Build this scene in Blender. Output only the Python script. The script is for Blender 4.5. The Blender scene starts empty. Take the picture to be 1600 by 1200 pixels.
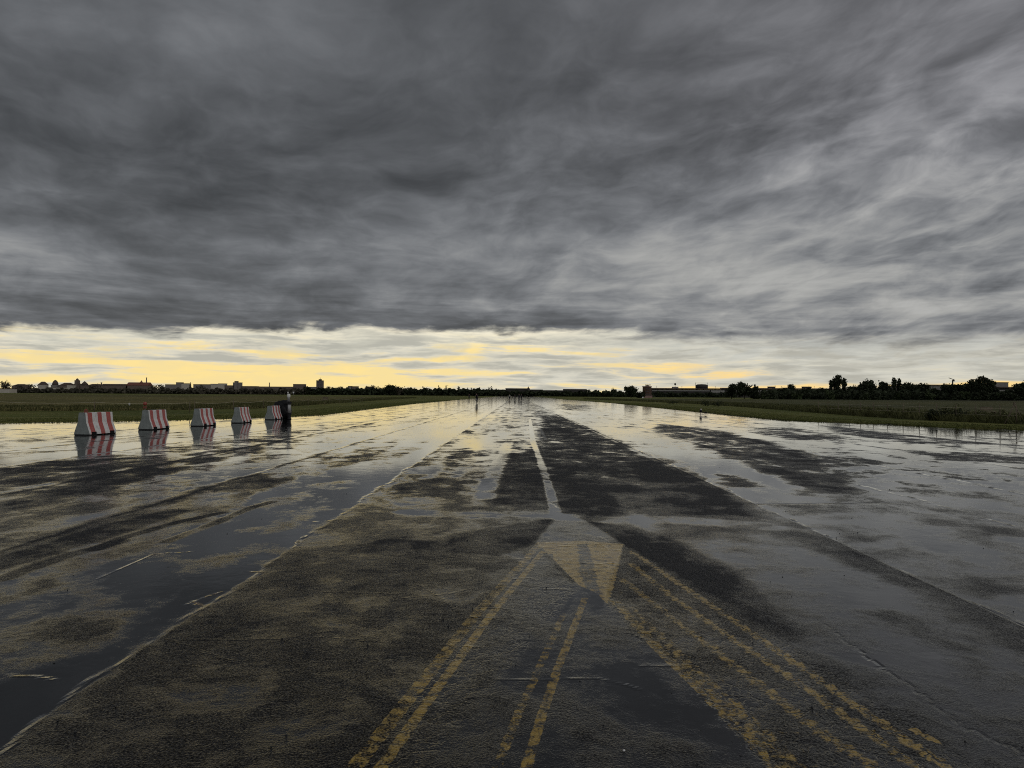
import bpy, bmesh, math, random
import numpy as np
from mathutils import Vector, Matrix, Euler
random.seed(7); rng = np.random.default_rng(11)
scn = bpy.context.scene
R = math.radians
# ------------------------------------------------------------------ camera
EYE = 1.6
PITCH = R(0.843); ROLL = R(0.372)
cam_d = bpy.data.cameras.new("camera"); cam = bpy.data.objects.new("camera", cam_d)
scn.collection.objects.link(cam); scn.camera = cam
cam_d.sensor_width = 36; cam_d.lens = 26.0; cam_d.clip_start = 0.05; cam_d.clip_end = 20000
M = Matrix.Rotation(R(90) + PITCH, 4, 'X') @ Matrix.Rotation(ROLL, 4, 'Z')
cam.matrix_world = Matrix.Translation((0, 0, EYE)) @ M
FPX = 1600 * 26.0 / 36.0
# ------------------------------------------------------------------ world
SUN_EL, SUN_AZ = 34.0, 128.0        # the brighter part of the cloud cover is behind the viewer
world = bpy.data.worlds.new("World"); scn.world = world; world.use_nodes = True

class NT:
    """tiny node-tree writer"""
    def __init__(s, tree): s.t = tree; s.n = tree.nodes; s.l = tree.links; s.n.clear()
    def new(s, kind, **kw):
        nd = s.n.new(kind)
        for k, v in kw.items(): setattr(nd, k, v)
        return nd
    def put(s, sock, v):
        if v is None: return
        if isinstance(v, bpy.types.NodeSocket): s.l.new(v, sock)
        else:
            try: sock.default_value = v
            except Exception:
                sock.default_value = (*v, 1.0) if len(v) == 3 else v
    def m(s, op, a, b=None, c=None, clamp=False):
        nd = s.new('ShaderNodeMath', operation=op); nd.use_clamp = clamp
        s.put(nd.inputs[0], a); s.put(nd.inputs[1], b); s.put(nd.inputs[2], c)
        return nd.outputs[0]
    def v(s, op, a, b=None):
        nd = s.new('ShaderNodeVectorMath', operation=op)
        s.put(nd.inputs[0], a); s.put(nd.inputs[1], b)
        return nd.outputs[0]
    def scale(s, a, k):
        nd = s.new('ShaderNodeVectorMath', operation='SCALE'); s.put(nd.inputs[0], a); s.put(nd.inputs[3], k); return nd.outputs[0]
    def sep(s, a):
        nd = s.new('ShaderNodeSeparateXYZ'); s.put(nd.inputs[0], a); return nd.outputs
    def comb(s, x, y, z):
        nd = s.new('ShaderNodeCombineXYZ')
        for i, q in enumerate((x, y, z)): s.put(nd.inputs[i], q)
        return nd.outputs[0]
    def noise(s, vec, scale, detail=4, rough=0.5, dist=0.0, col=False, ridged=False):
        nd = s.new('ShaderNodeTexNoise'); s.put(nd.inputs['Vector'], vec)
        s.put(nd.inputs['Scale'], scale); s.put(nd.inputs['Detail'], detail)
        s.put(nd.inputs['Roughness'], rough); s.put(nd.inputs['Distortion'], dist)
        return nd.outputs[1 if col else 0]
    def vor(s, vec, scale, feature='F1', rand=1.0):
        nd = s.new('ShaderNodeTexVoronoi', feature=feature); s.put(nd.inputs['Vector'], vec)
        s.put(nd.inputs['Scale'], scale); s.put(nd.inputs['Randomness'], rand)
        return nd.outputs['Distance']
    def ss(s, x, a, b, to0=0.0, to1=1.0):
        nd = s.new('ShaderNodeMapRange', interpolation_type='SMOOTHSTEP')
        s.put(nd.inputs[0], x); s.put(nd.inputs[1], a); s.put(nd.inputs[2], b)
        s.put(nd.inputs[3], to0); s.put(nd.inputs[4], to1)
        return nd.outputs[0]
    def mix(s, f, a, b):
        nd = s.new('ShaderNodeMix', data_type='RGBA')
        s.put(nd.inputs[0], f); s.put(nd.inputs[6], a); s.put(nd.inputs[7], b)
        return nd.outputs[2]
    def mixf(s, f, a, b):
        nd = s.new('ShaderNodeMix', data_type='FLOAT')
        s.put(nd.inputs[0], f); s.put(nd.inputs[2], a); s.put(nd.inputs[3], b)
        return nd.outputs[0]
    def attr(s, name):
        nd = s.new('ShaderNodeAttribute'); nd.attribute_name = name; return nd.outputs['Fac']

def azel(px, py):
    """azimuth / elevation (degrees) of a photo point: only used to say where in the sky a cloud stands"""
    v = M.to_3x3() @ Vector(((px - 800) / FPX, (600 - py) / FPX, -1)).normalized()
    return math.degrees(math.atan2(v.x, v.y)), math.degrees(math.asin(v.z))

def build_sky():
    w = NT(world.node_tree)
    tc = w.new('ShaderNodeTexCoord').outputs['Generated']
    d = w.v('NORMALIZE', tc)
    X, Y, Z = w.sep(d)
    el = w.m('MULTIPLY', w.m('ARCSINE', Z), 57.2958)
    az = w.m('MULTIPLY', w.m('ARCTAN2', X, Y), 57.2958)
    # cloud coordinates: lumps keep their proportions and shrink towards the horizon
    ec = w.m('ADD', w.m('MAXIMUM', el, -2.0), 8.0)
    q1 = w.m('DIVIDE', az, w.m('ADD', w.m('MULTIPLY', ec, 0.45), 9.5)); q2 = w.m('MULTIPLY', w.m('LOGARITHM', ec, 2.718282), 2.3)
    q = w.comb(w.m('ADD', q1, w.m('MULTIPLY', q2, -0.22)), q2, 0.7)
    def warp(vec, src, scale, amt, det=3):
        n = w.noise(src, scale, det, 0.5, col=True)
        return w.v('ADD', vec, w.scale(w.v('SUBTRACT', n, (0.5, 0.5, 0.5)), amt))
    qw = warp(q, q, 1.3, 0.50)
    qf = warp(qw, w.v('ADD', q, (3, 7, 1)), 4.0, 0.10)
    nA = w.noise(w.v('ADD', qw, (4.1, 7.7, 0)), 0.85, 3, 0.5)                 # large masses
    nB = w.noise(w.v('MULTIPLY', qf, (0.80, 1.35, 1)), 2.5, 8, 0.55)          # layered streets
    nC = w.noise(w.v('ADD', qf, (1.3, 2.1, 5)), 4.6, 7, 0.55)                 # billows
    rg = w.m('ABSOLUTE', w.m('SUBTRACT', w.noise(w.v('ADD', w.v('MULTIPLY', qf, (0.8, 1.15, 1)), (6, 1, 3)), 3.1, 6, 0.55), 0.5))
    nD = w.m('SUBTRACT', 0.62, w.m('MULTIPLY', rg, 2.6))                      # bright rims between billows
    # thin layers seen edge on
    lo = w.comb(w.m('MULTIPLY', az, 0.10), w.m('MULTIPLY', el, 0.60), 1.7)
    loww = warp(lo, lo, 0.9, 0.9, 4)
    nL = w.noise(loww, 0.9, 5, 0.55)
    nL2 = w.noise(w.v('ADD', warp(lo, lo, 2.2, 0.35), (9, 3, 2)), 2.4, 5, 0.6)
    nL3 = w.noise(w.v('ADD', w.v('MULTIPLY', loww, (0.55, 1.7, 1)), (2, 6, 2)), 1.7, 5, 0.55)
    def blob(px, py, ra, re):
        A, E = azel(px, py)
        qa = w.m('POWER', w.m('DIVIDE', w.m('SUBTRACT', az, A), ra), 2.0)
        qe = w.m('POWER', w.m('DIVIDE', w.m('SUBTRACT', el, E), re), 2.0)
        return w.m('EXPONENT', w.m('MULTIPLY', w.m('ADD', qa, qe), -1.0))
    # general lightness of the deck
    right = w.ss(az, -12.0, 34.0)
    lowr = w.ss(el, 24.0, 6.0)
    base = w.m('ADD', 0.098, w.m('MULTIPLY', right, w.m('ADD', 0.050, w.m('MULTIPLY', lowr, 0.13))))
    base = w.m('ADD', base, w.m('MULTIPLY', w.ss(el, 17.0, 7.0), w.ss(az, -30.0, 8.0, 0.035, 0.085)))
    def addb(px, py, ra, re, k):
        nonlocal base
        base = w.m('ADD', base, w.m('MULTIPLY', blob(px, py, ra, re), k))
    addb(30, 398, 4.2, 1.5, 0.22); addb(690, 372, 6.0, 0.8, 0.10); addb(350, 25, 9, 3, 0.075)
    addb(20, 60, 6, 4, 0.035); addb(1110, 385, 6, 1.8, 0.24); addb(1340, 215, 9, 2.6, 0.05)
    addb(1580, 180, 5, 4, 0.10); addb(1180, 430, 9, 1.6, 0.12); addb(1400, 330, 8, 1.2, 0.12); addb(1500, 450, 12, 2.2, 0.10)
    addb(1180, 300, 6, 1.5, 0.05)
    addb(480, 392, 10, 0.8, 0.05); addb(300, 330, 12, 3, -0.015); addb(250, 470, 24, 1.3, 0.03); addb(1050, 200, 7, 4, -0.03)
    addb(500, 492, 30, 0.7, -0.03)
    addb(760, 503, 18, 0.6, -0.035); addb(1150, 505, 16, 0.6, -0.03)
    amp = w.m('ADD', 0.92, w.m('MULTIPLY', right, 0.12))
    amp = w.m('MULTIPLY', amp, w.ss(el, 30.0, 14.0, 0.6, 1.15))
    def c5(n, k): return w.m('MULTIPLY', w.m('SUBTRACT', n, 0.5), k)
    det = w.m('ADD', w.m('ADD', c5(nA, 0.9), c5(nB, 1.35)), w.m('ADD', c5(nC, w.m('ADD', 1.35, w.m('MULTIPLY', right, 0.7))), c5(nD, w.m('ADD', 0.28, w.m('MULTIPLY', right, 0.45)))))
    lowmix = w.ss(el, 12.0, 5.5)
    det = w.m('ADD', det, w.m('MULTIPLY', w.m('ADD', c5(nL3, 1.3), c5(nL2, 0.7)), lowmix))
    gain = w.m('POWER', 2.718, w.m('MULTIPLY', w.m('MULTIPLY', det, amp), 1.05))
    deckL = w.m('MULTIPLY', base, gain)
    deckL = w.m('DIVIDE', deckL, w.m('POWER', w.m('ADD', 1.0, w.m('POWER', w.m('DIVIDE', deckL, 0.52), 2.0)), 0.5))
    # colour of the deck: blue grey, slightly warmer where light shows through, violet grey at the upper right
    warm = w.ss(deckL, 0.13, 0.42)
    dc = w.mix(warm, (0.95, 0.99, 1.06, 1), (1.0, 1.0, 0.97, 1))
    dc = w.mix(w.m('MULTIPLY', w.m('MULTIPLY', right, w.ss(el, 9.0, 22.0)), 0.8), dc, (0.99, 0.985, 1.055, 1))
    
    deck = w.scale(dc, deckL)
    # the clear strip under the deck
    glowL = blob(120, 545, 24, 4.0); glowM = blob(500, 588, 11, 1.25); glowR = w.m('ADD', w.m('ADD', blob(1110, 583, 6, 0.9), w.m('MULTIPLY', blob(1150, 572, 15, 1.5), 0.6)), blob(1570, 597, 4, 0.8))
    glowS = w.ss(w.m('ADD', el, c5(nL2, 0.8)), 1.25, 0.55)
    sb = w.m('ADD', w.m('ADD', w.m('MULTIPLY', glowL, 0.30), w.m('MULTIPLY', glowM, 0.72)), w.m('MULTIPLY', glowR, 0.55))
    sb = w.m('ADD', sb, w.m('MULTIPLY', glowS, w.ss(az, 8, 18, 0.5, 1.25)))
    sb = w.m('ADD', sb, w.m('ADD', w.ss(az, 16.0, -4.0, 0.0, 0.27), w.m('MULTIPLY', w.ss(el, 3.4, 1.2), w.ss(az, 12, -2, 0.0, 0.15))))
    strk = w.m('ADD', w.m('ADD', w.m('MULTIPLY', w.m('SUBTRACT', nL, 0.5), 2.6), w.m('MULTIPLY', w.m('SUBTRACT', nL3, 0.5), 3.4)), w.m('MULTIPLY', w.m('SUBTRACT', nL2, 0.5), 2.0))
    yel = w.m('ADD', w.m('ADD', sb, strk), w.ss(az, 0, 22, 0.02, -0.12))
    yf = w.ss(yel, 0.0, 1.25)
    vcol = w.mix(w.ss(az, -25, 30), (0.60, 0.59, 0.51, 1), (0.58, 0.565, 0.49, 1))     # grey veil
    cream = w.mix(w.ss(az, -5, 25), (0.90, 0.82, 0.64, 1), (0.75, 0.69, 0.52, 1))
    yelc = w.mix(w.ss(az, 2, 20), (1.02, 0.79, 0.33, 1), (1.05, 0.74, 0.29, 1))
    ycol = w.mix(w.ss(yf, 0.3, 1.0), cream, yelc)
    ycol = w.mix(w.m('MULTIPLY', w.ss(el, 3.2, 4.8), 0.6), ycol, (0.98, 0.90, 0.62, 1))
    vcol = w.scale(vcol, w.ss(w.m('ADD', nL3, w.m('SUBTRACT', nL2, 0.5)), 0.3, 0.7, 0.80, 1.18))
    veil = w.mix(yf, vcol, ycol)
    fringe = w.m('MULTIPLY', w.ss(w.m('ADD', el, w.m('MULTIPLY', w.m('SUBTRACT', nL2, 0.5), 3.0)), 3.7, 5.0), w.ss(az, 18, 2))
    puff = w.m('MULTIPLY', w.ss(w.m('ADD', nC, c5(nL2, 0.6)), 0.42, 0.60), w.ss(el, 1.5, 4.0, 0.25, 1.0))
    veil = w.mix(w.m('MULTIPLY', puff, 0.5), veil, w.mix(w.ss(az, 0, 20), (0.60, 0.585, 0.49, 1), (0.50, 0.52, 0.50, 1)))
    veil = w.mix(w.m('MULTIPLY', fringe, w.ss(nL3, 0.38, 0.62, 0.25, 0.95)), veil, (0.94, 0.87, 0.68, 1))
    # Nishita sky behind it all
    sky = w.new('ShaderNodeTexSky', sky_type='NISHITA'); sky.sun_disc = False
    sky.sun_elevation = R(SUN_EL); sky.sun_rotation = R(SUN_AZ); sky.air_density = 1.5; sky.dust_density = 3
    # ragged lower edge of the deck
    edge = w.m('ADD', w.m('ADD', w.ss(az, -38, -8, 3.95, 4.85), w.ss(az, 0, 30, 0.0, -1.3)), w.m('ADD', w.m('MULTIPLY', w.m('SUBTRACT', nL2, 0.5), 1.1), w.m('MULTIPLY', w.m('SUBTRACT', nC, 0.5), 1.9)))
    soft = w.ss(az, 0, 30, 0.55, 1.6)
    dm = w.ss(w.m('DIVIDE', w.m('SUBTRACT', el, edge), soft), -0.5, 0.8)
    front = w.mix(dm, veil, deck)
    # behind the viewer the cover is thinner and lighter
    back = w.ss(Y, 0.25, -0.55)
    rear = w.scale(w.mix(nA, (0.48, 0.50, 0.55, 1), (0.60, 0.62, 0.66, 1)), w.m('ADD', 0.75, w.m('MULTIPLY', w.m('SUBTRACT', nB, 0.5), 0.6)))
    allc = w.mix(back, front, rear)
    bg1 = w.new('ShaderNodeBackground'); w.put(bg1.inputs[0], allc); bg1.inputs[1].default_value = 1.0
    bg2 = w.new('ShaderNodeBackground'); w.put(bg2.inputs[0], sky.outputs[0]); bg2.inputs[1].default_value = 0.06
    mx = w.new('ShaderNodeMixShader'); mx.inputs[0].default_value = 0.03
    w.l.new(bg1.outputs[0], mx.inputs[1]); w.l.new(bg2.outputs[0], mx.inputs[2])
    out = w.new('ShaderNodeOutputWorld'); w.l.new(mx.outputs[0], out.inputs[0])
build_sky()
world.cycles.sampling_method = 'MANUAL'; world.cycles.sample_map_resolution = 1024
sun_d = bpy.data.lights.new("sun", 'SUN'); sun_d.energy = 0.5; sun_d.angle = R(50); sun_d.color = (1.0, 0.96, 0.9)
sun = bpy.data.objects.new("sun", sun_d); scn.collection.objects.link(sun)
sun.rotation_euler = (R(90 - SUN_EL), 0, R(180 - SUN_AZ))
scn.cycles.use_denoising = False; scn.cycles.sample_clamp_indirect = 1.5; scn.cycles.sample_clamp_direct = 1.6; scn.cycles.filter_width = 1.05
scn.view_settings.view_transform = 'Standard'; scn.view_settings.look = 'None'
scn.view_settings.exposure = 0.0; scn.view_settings.gamma = 1.0

# ------------------------------------------------------------------ placing helpers
CP = Vector((0, 0, EYE)); M3 = M.to_3x3()
def ray(px, py): return M3 @ Vector(((px - 800) / FPX, (600 - py) / FPX, -1))
def G(px, py, z=0.0):
    r = ray(px, py); t = (z - EYE) / r.z
    return (r.x * t, r.y * t)
def W(px, py, dist):
    r = ray(px, py); t = dist / r.y
    return Vector((r.x * t, dist, EYE + r.z * t))
RDX = math.tan(math.atan2(ray(808, 617).x, ray(808, 617).y))    # the runway runs slightly right of the view
def run(u, v): return (u + RDX * v, v)

# ------------------------------------------------------------------ materials
MATS = {}
def pmat(name, col, rough=0.7, spec=0.4, var=0.15, scale=6.0, bump=0.0, bscale=20.0, metal=0.0):
    if name in MATS: return MATS[name]
    m = bpy.data.materials.new(name); m.use_nodes = True
    t = NT(m.node_tree)
    tc = t.new('ShaderNodeTexCoord').outputs['Object']
    n = t.noise(tc, scale, 5, 0.6)
    k = t.ss(n, 0.25, 0.75, 1 - var, 1 + var)
    b = t.new('ShaderNodeBsdfPrincipled')
    t.put(b.inputs['Base Color'], t.scale((col[0], col[1], col[2]), k))
    b.inputs['Roughness'].default_value = rough; b.inputs['Specular IOR Level'].default_value = spec
    b.inputs['Metallic'].default_value = metal
    if bump:
        bp = t.new('ShaderNodeBump'); bp.inputs['Strength'].default_value = 1.0; bp.inputs['Distance'].default_value = bump
        t.put(bp.inputs['Height'], t.noise(tc, bscale, 6, 0.65)); t.l.new(bp.outputs[0], b.inputs['Normal'])
    o = t.new('ShaderNodeOutputMaterial'); t.l.new(b.outputs[0], o.inputs[0])
    MATS[name] = m; return m

def runway_material():
    m = bpy.data.materials.new('wet_asphalt'); m.use_nodes = True
    t = NT(m.node_tree)
    P = t.new('ShaderNodeTexCoord').outputs['Object']
    wet = t.attr('wet'); ridge = t.attr('ridge'); paint = t.attr('paint'); crk = t.attr('crackle'); white = t.attr('white')
    wear = t.attr('wear'); satin = t.attr('satin')
    Q = t.v('MULTIPLY', t.v('ADD', P, t.comb(t.m('MULTIPLY', t.sep(P)[1], -RDX), 0.0, 0.0)), (1.0, 0.30, 1.0))
    n1 = t.noise(Q, 0.75, 5, 0.55, 0.3)
    n2 = t.noise(t.v('ADD', t.v('MULTIPLY', P, (1.0, 0.8, 1.0)), (3, 9, 1)), 1.7, 6, 0.6, 0.4)
    n3 = t.noise(t.v('ADD', P, (13, 2, 4)), 9.0, 5, 0.65)
    grain = t.noise(P, 85.0, 3, 0.6)
    pits = t.noise(t.v('MULTIPLY', P, (1.0, 0.8, 1.0)), 30.0, 3, 0.7)
    stones = t.vor(P, 130.0)
    lump = t.noise(t.v('ADD', P, (5, 5, 5)), 26.0, 4, 0.6)
    calm = t.mixf(satin, 1.0, 0.6)
    f = t.m('ADD', wet, t.m('MULTIPLY', calm, t.m('ADD', t.m('MULTIPLY', t.m('SUBTRACT', n1, 0.5), 2.6),
        t.m('ADD', t.m('MULTIPLY', t.m('SUBTRACT', n2, 0.5), 3.8), t.m('MULTIPLY', t.m('SUBTRACT', n3, 0.5), 1.3)))))
    fg = t.m('ADD', f, t.m('MULTIPLY', t.m('SUBTRACT', grain, 0.5), 0.5))
    pud = t.m('ADD', t.m('MULTIPLY', t.ss(fg, -0.04, 0.32), 0.50), t.m('MULTIPLY', t.ss(fg, -0.85, 0.30), 0.50))               # standing water
    soft_ = t.m('ADD', t.m('MULTIPLY', t.ss(fg, -1.3, 0.75), 0.82), 0.10)
    pud = t.mixf(satin, pud, soft_)
    dry = t.ss(fg, -0.30, -0.75)             # drained, only damp
    # heights
    hs = t.m('ADD', t.m('MULTIPLY', grain, 0.5), t.m('ADD', t.m('MULTIPLY', stones, -0.35), t.m('ADD', t.m('MULTIPLY', pits, 0.9), t.m('MULTIPLY', lump, 0.7))))
    ce = t.vor(t.v('ADD', P, t.scale(t.noise(P, 3.5, 4, 0.6, col=True), 0.35)), 5.5, 'DISTANCE_TO_EDGE')
    cline = t.m('MULTIPLY', t.ss(ce, 0.055, 0.015), crk)
    ce2 = t.vor(t.v('ADD', P, t.scale(t.noise(P, 8.0, 4, 0.6, col=True), 0.12)), 17.0, 'DISTANCE_TO_EDGE')
    cline2 = t.m('MULTIPLY', t.ss(ce2, 0.11, 0.03), t.m('MULTIPLY', crk, t.ss(n3, 0.42, 0.6)))
    crack = t.m('MAXIMUM', cline, t.m('MULTIPLY', cline2, 0.7))
    rough_amt = t.m('SUBTRACT', 1.0, pud)
    micro = t.m('MULTIPLY', hs, t.m('MULTIPLY', rough_amt, t.mixf(satin, 0.0031, 0.0020)))
    ripple = t.m('MULTIPLY', t.noise(P, 5.0, 2, 0.5), 0.0006)
    H = t.m('ADD', t.m('ADD', micro, ripple), t.m('ADD', t.m('MULTIPLY', ridge, 0.013), t.m('MULTIPLY', crack, -0.004)))
    und = t.noise(t.v('ADD', P, (2, 4, 9)), 3.0, 5, 0.55, 0.6)
    und2 = t.m('ABSOLUTE', t.m('SUBTRACT', t.noise(t.v('ADD', P, (8, 4, 3)), 1.6, 4, 0.5, 0.5), 0.5))
    wave = t.m('MULTIPLY', t.m('ADD', t.m('MULTIPLY', und, 0.036), t.m('ADD', t.m('MULTIPLY', und2, -0.028), t.m('MULTIPLY', n3, 0.0045))), t.m('MULTIPLY', rough_amt, t.mixf(satin, 1.0, 0.68)))
    # the runway falls away very gently in front of the viewer
    fall = t.m('MULTIPLY', t.m('EXPONENT', t.m('DIVIDE', t.m('MAXIMUM', t.sep(P)[1], -20.0), -32.0)), 0.26)
    H = t.m('ADD', t.m('ADD', H, wave), fall)
    bp = t.new('ShaderNodeBump'); bp.inputs['Strength'].default_value = 1.0; bp.inputs['Distance'].default_value = 1.0
    t.put(bp.inputs['Height'], H)
    # colour
    agg = t.ss(grain, 0.35, 0.75, 0.75, 1.5)
    c0 = t.mix(n2, (0.012, 0.0100, 0.0100, 1), (0.022, 0.0185, 0.018, 1))
    c0 = t.scale(c0, agg)
    c0 = t.mix(dry, c0, t.scale((0.042, 0.042, 0.044), agg))
    c0 = t.mix(pud, c0, (0.007, 0.008, 0.009, 1))
    c0 = t.mix(t.m('MULTIPLY', crack, 0.9), c0, (0.004, 0.004, 0.004, 1))
    # worn paint (signed distance + noise gives a broken edge)
    wn = t.noise(t.v('ADD', P, (7, 1, 8)), 14.0, 6, 0.7)
    pe = t.ss(t.m('ADD', paint, t.m('MULTIPLY', t.m('SUBTRACT', wn, 0.5), 0.03)), -0.002, 0.004)
    keep = t.ss(t.m('SUBTRACT', t.m('ADD', wn, t.m('MULTIPLY', t.m('SUBTRACT', grain, 0.5), 0.35)), t.m('MULTIPLY', wear, 0.42)), 0.24, 0.44)
    pm = t.m('MULTIPLY', t.m('MULTIPLY', pe, keep), t.m('SUBTRACT', 1.0, crack))
    pc = t.mix(wn, (0.225, 0.140, 0.017, 1), (0.38, 0.25, 0.045, 1))
    c1 = t.mix(pm, c0, pc)
    we = t.m('MULTIPLY', t.ss(t.m('ADD', white, t.m('MULTIPLY', t.m('SUBTRACT', wn, 0.5), 0.1)), 0.0, 0.02), 0.8)
    c1 = t.mix(we, c1, (0.30, 0.30, 0.29, 1))
    b = t.new('ShaderNodeBsdfPrincipled')
    t.put(b.inputs['Base Color'], c1)
    rg = t.mixf(pud, t.mixf(satin, 0.48, 0.36), t.mixf(satin, 0.03, 0.06))
    rg = t.mixf(dry, rg, 0.5)
    rg = t.mixf(t.m('MULTIPLY', pm, rough_amt), rg, 0.30)
    t.put(b.inputs['Roughness'], rg)
    t.put(b.inputs['IOR'], t.mixf(satin, 1.33, 1.38))
    t.put(b.inputs['Specular IOR Level'], t.mixf(pud, t.mixf(dry, 0.25, 0.2), t.mixf(satin, 0.42, 0.75)))
    t.l.new(bp.outputs[0], b.inputs['Normal'])
    # shade of the open pores between the stones, mixed in as near-black colour
    pore_shade = t.m('MULTIPLY', t.ss(t.m('ADD', t.m('MULTIPLY', grain, 0.75), t.m('MULTIPLY', pits, 0.25)), 0.64, 0.38), t.m('MULTIPLY', t.ss(rough_amt, 0.0, 0.50), t.mixf(satin, 0.90, 0.86)))
    pd = t.new('ShaderNodeBsdfDiffuse'); pd.inputs[0].default_value = (0.006, 0.006, 0.006, 1)
    pm_ = t.new('ShaderNodeMixShader'); t.put(pm_.inputs[0], t.m('MULTIPLY', pore_shade, t.m('SUBTRACT', 1.0, t.m('MULTIPLY', pm, 0.8)))); t.l.new(b.outputs[0], pm_.inputs[1]); t.l.new(pd.outputs[0], pm_.inputs[2])
    o = t.new('ShaderNodeOutputMaterial'); t.l.new(pm_.outputs[0], o.inputs[0])
    return m

def grass_material(name, ca, cb, cc, scale=0.5):
    m = bpy.data.materials.new(name); m.use_nodes = True
    t = NT(m.node_tree)
    P = t.new('ShaderNodeTexCoord').outputs['Object']
    n = t.noise(P, scale, 6, 0.65); n2 = t.noise(P, scale * 14, 5, 0.7); n3 = t.noise(P, scale * 0.12, 3, 0.6)
    c = t.mix(t.ss(n, 0.35, 0.65), tuple(q * 1.3 for q in ca[:3]), tuple(q * 1.3 for q in cb[:3])); c = t.mix(t.m('MULTIPLY', t.ss(n3, 0.45, 0.65), 0.7), c, cc)
    c = t.scale(c, t.ss(n2, 0.25, 0.75, 0.55, 1.5))
    b = t.new('ShaderNodeBsdfPrincipled'); t.put(b.inputs['Base Color'], c)
    b.inputs['Roughness'].default_value = 0.9; b.inputs['Specular IOR Level'].default_value = 0.08
    bp = t.new('ShaderNodeBump'); bp.inputs['Strength'].default_value = 1; bp.inputs['Distance'].default_value = 0.12
    t.put(bp.inputs['Height'], n2); t.l.new(bp.outputs[0], b.inputs['Normal'])
    o = t.new('ShaderNodeOutputMaterial'); t.l.new(b.outputs[0], o.inputs[0])
    return m

# ------------------------------------------------------------------ mesh helpers
def link(o, parent=None):
    scn.collection.objects.link(o)
    if parent: o.parent = parent
    return o
def tag(o, label=None, cat=None, group=None, kind=None):
    if label: o['label'] = label
    if cat: o['category'] = cat
    if group: o['group'] = group
    if kind: o['kind'] = kind
    return o
def empty(name, loc, rz=0.0):
    o = bpy.data.objects.new(name, None); o.empty_display_size = 0.3
    o.location = loc; o.rotation_euler = (0, 0, rz); return link(o)
def copy_tree(o, parent=None):
    c = o.copy(); link(c, parent)
    for ch in o.children: copy_tree(ch, c)
    return c
class MB:
    def __init__(s): s.v = []; s.f = []; s.sm = []
    def add(s, vs, fs, smooth=False):
        k = len(s.v); s.v += [tuple(p) for p in vs]; s.f += [tuple(i + k for i in f) for f in fs]; s.sm += [smooth] * len(fs)
        return s
    def box(s, x0, x1, y0, y1, z0, z1):
        return s.add([(x0,y0,z0),(x1,y0,z0),(x1,y1,z0),(x0,y1,z0),(x0,y0,z1),(x1,y0,z1),(x1,y1,z1),(x0,y1,z1)],
              [(0,3,2,1),(4,5,6,7),(0,1,5,4),(1,2,6,5),(2,3,7,6),(3,0,4,7)])
    def gable(s, x0, x1, y0, y1, z0, z1, hip=0.0):
        ym = (y0 + y1) / 2; h = hip
        return s.add([(x0,y0,z0),(x1,y0,z0),(x1,y1,z0),(x0,y1,z0),(x0+h,ym,z1),(x1-h,ym,z1)],
              [(0,3,2,1),(0,1,5,4),(1,2,5),(2,3,4,5),(3,0,4)])
    def tube(s, pts, r, n=8, caps=True):
        pts = [Vector(p) for p in pts]; rs = r if isinstance(r, (list, tuple)) else [r] * len(pts)
        vs = []
        for i, p in enumerate(pts):
            a = pts[max(i - 1, 0)]; b = pts[min(i + 1, len(pts) - 1)]
            t = (b - a).normalized(); up = Vector((0, 0, 1)) if abs(t.z) < 0.9 else Vector((1, 0, 0))
            q = t.cross(up).normalized(); w = q.cross(t)
            for k in range(n):
                an = 2 * math.pi * k / n
                vs.append(p + (q * math.cos(an) + w * math.sin(an)) * rs[i])
        fs = []
        for i in range(len(pts) - 1):
            for k in range(n):
                fs.append((i*n+k, i*n+(k+1)%n, (i+1)*n+(k+1)%n, (i+1)*n+k))
        if caps: fs.append(tuple(range(n - 1, -1, -1))); fs.append(tuple((len(pts)-1)*n + k for k in range(n)))
        return s.add(vs, fs, True)
    def lathe(s, prof, cx=0, cy=0, n=20, sx=1, sy=1):
        vs = [(cx + r * math.cos(2*math.pi*k/n) * sx, cy + r * math.sin(2*math.pi*k/n) * sy, z) for r, z in prof for k in range(n)]
        fs = [(i*n+k, i*n+(k+1)%n, (i+1)*n+(k+1)%n, (i+1)*n+k) for i in range(len(prof)-1) for k in range(n)]
        fs.append(tuple(range(n-1,-1,-1))); fs.append(tuple((len(prof)-1)*n+k for k in range(n)))
        return s.add(vs, fs, True)
    def ell(s, c, r, n=10, m=7, jit=0.0):
        vs = []; 
        for i in range(m + 1):
            th = math.pi * i / m
            for k in range(n):
                ph = 2*math.pi*k/n; j = 1 + random.uniform(-jit, jit)
                vs.append((c[0]+r[0]*math.sin(th)*math.cos(ph)*j, c[1]+r[1]*math.sin(th)*math.sin(ph)*j, c[2]-r[2]*math.cos(th)*j))
        fs = [(i*n+k, i*n+(k+1)%n, (i+1)*n+(k+1)%n, (i+1)*n+k) for i in range(m) for k in range(n)]
        return s.add(vs, fs, True)
    def obj(s, name, mat, parent=None, loc=None):
        me = bpy.data.meshes.new(name); me.from_pydata(s.v, [], s.f); me.update()
        me.polygons.foreach_set('use_smooth', s.sm)
        me.materials.append(mat)
        o = bpy.data.objects.new(name, me); link(o, parent)
        if loc is not None: o.location = loc
        return o
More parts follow.
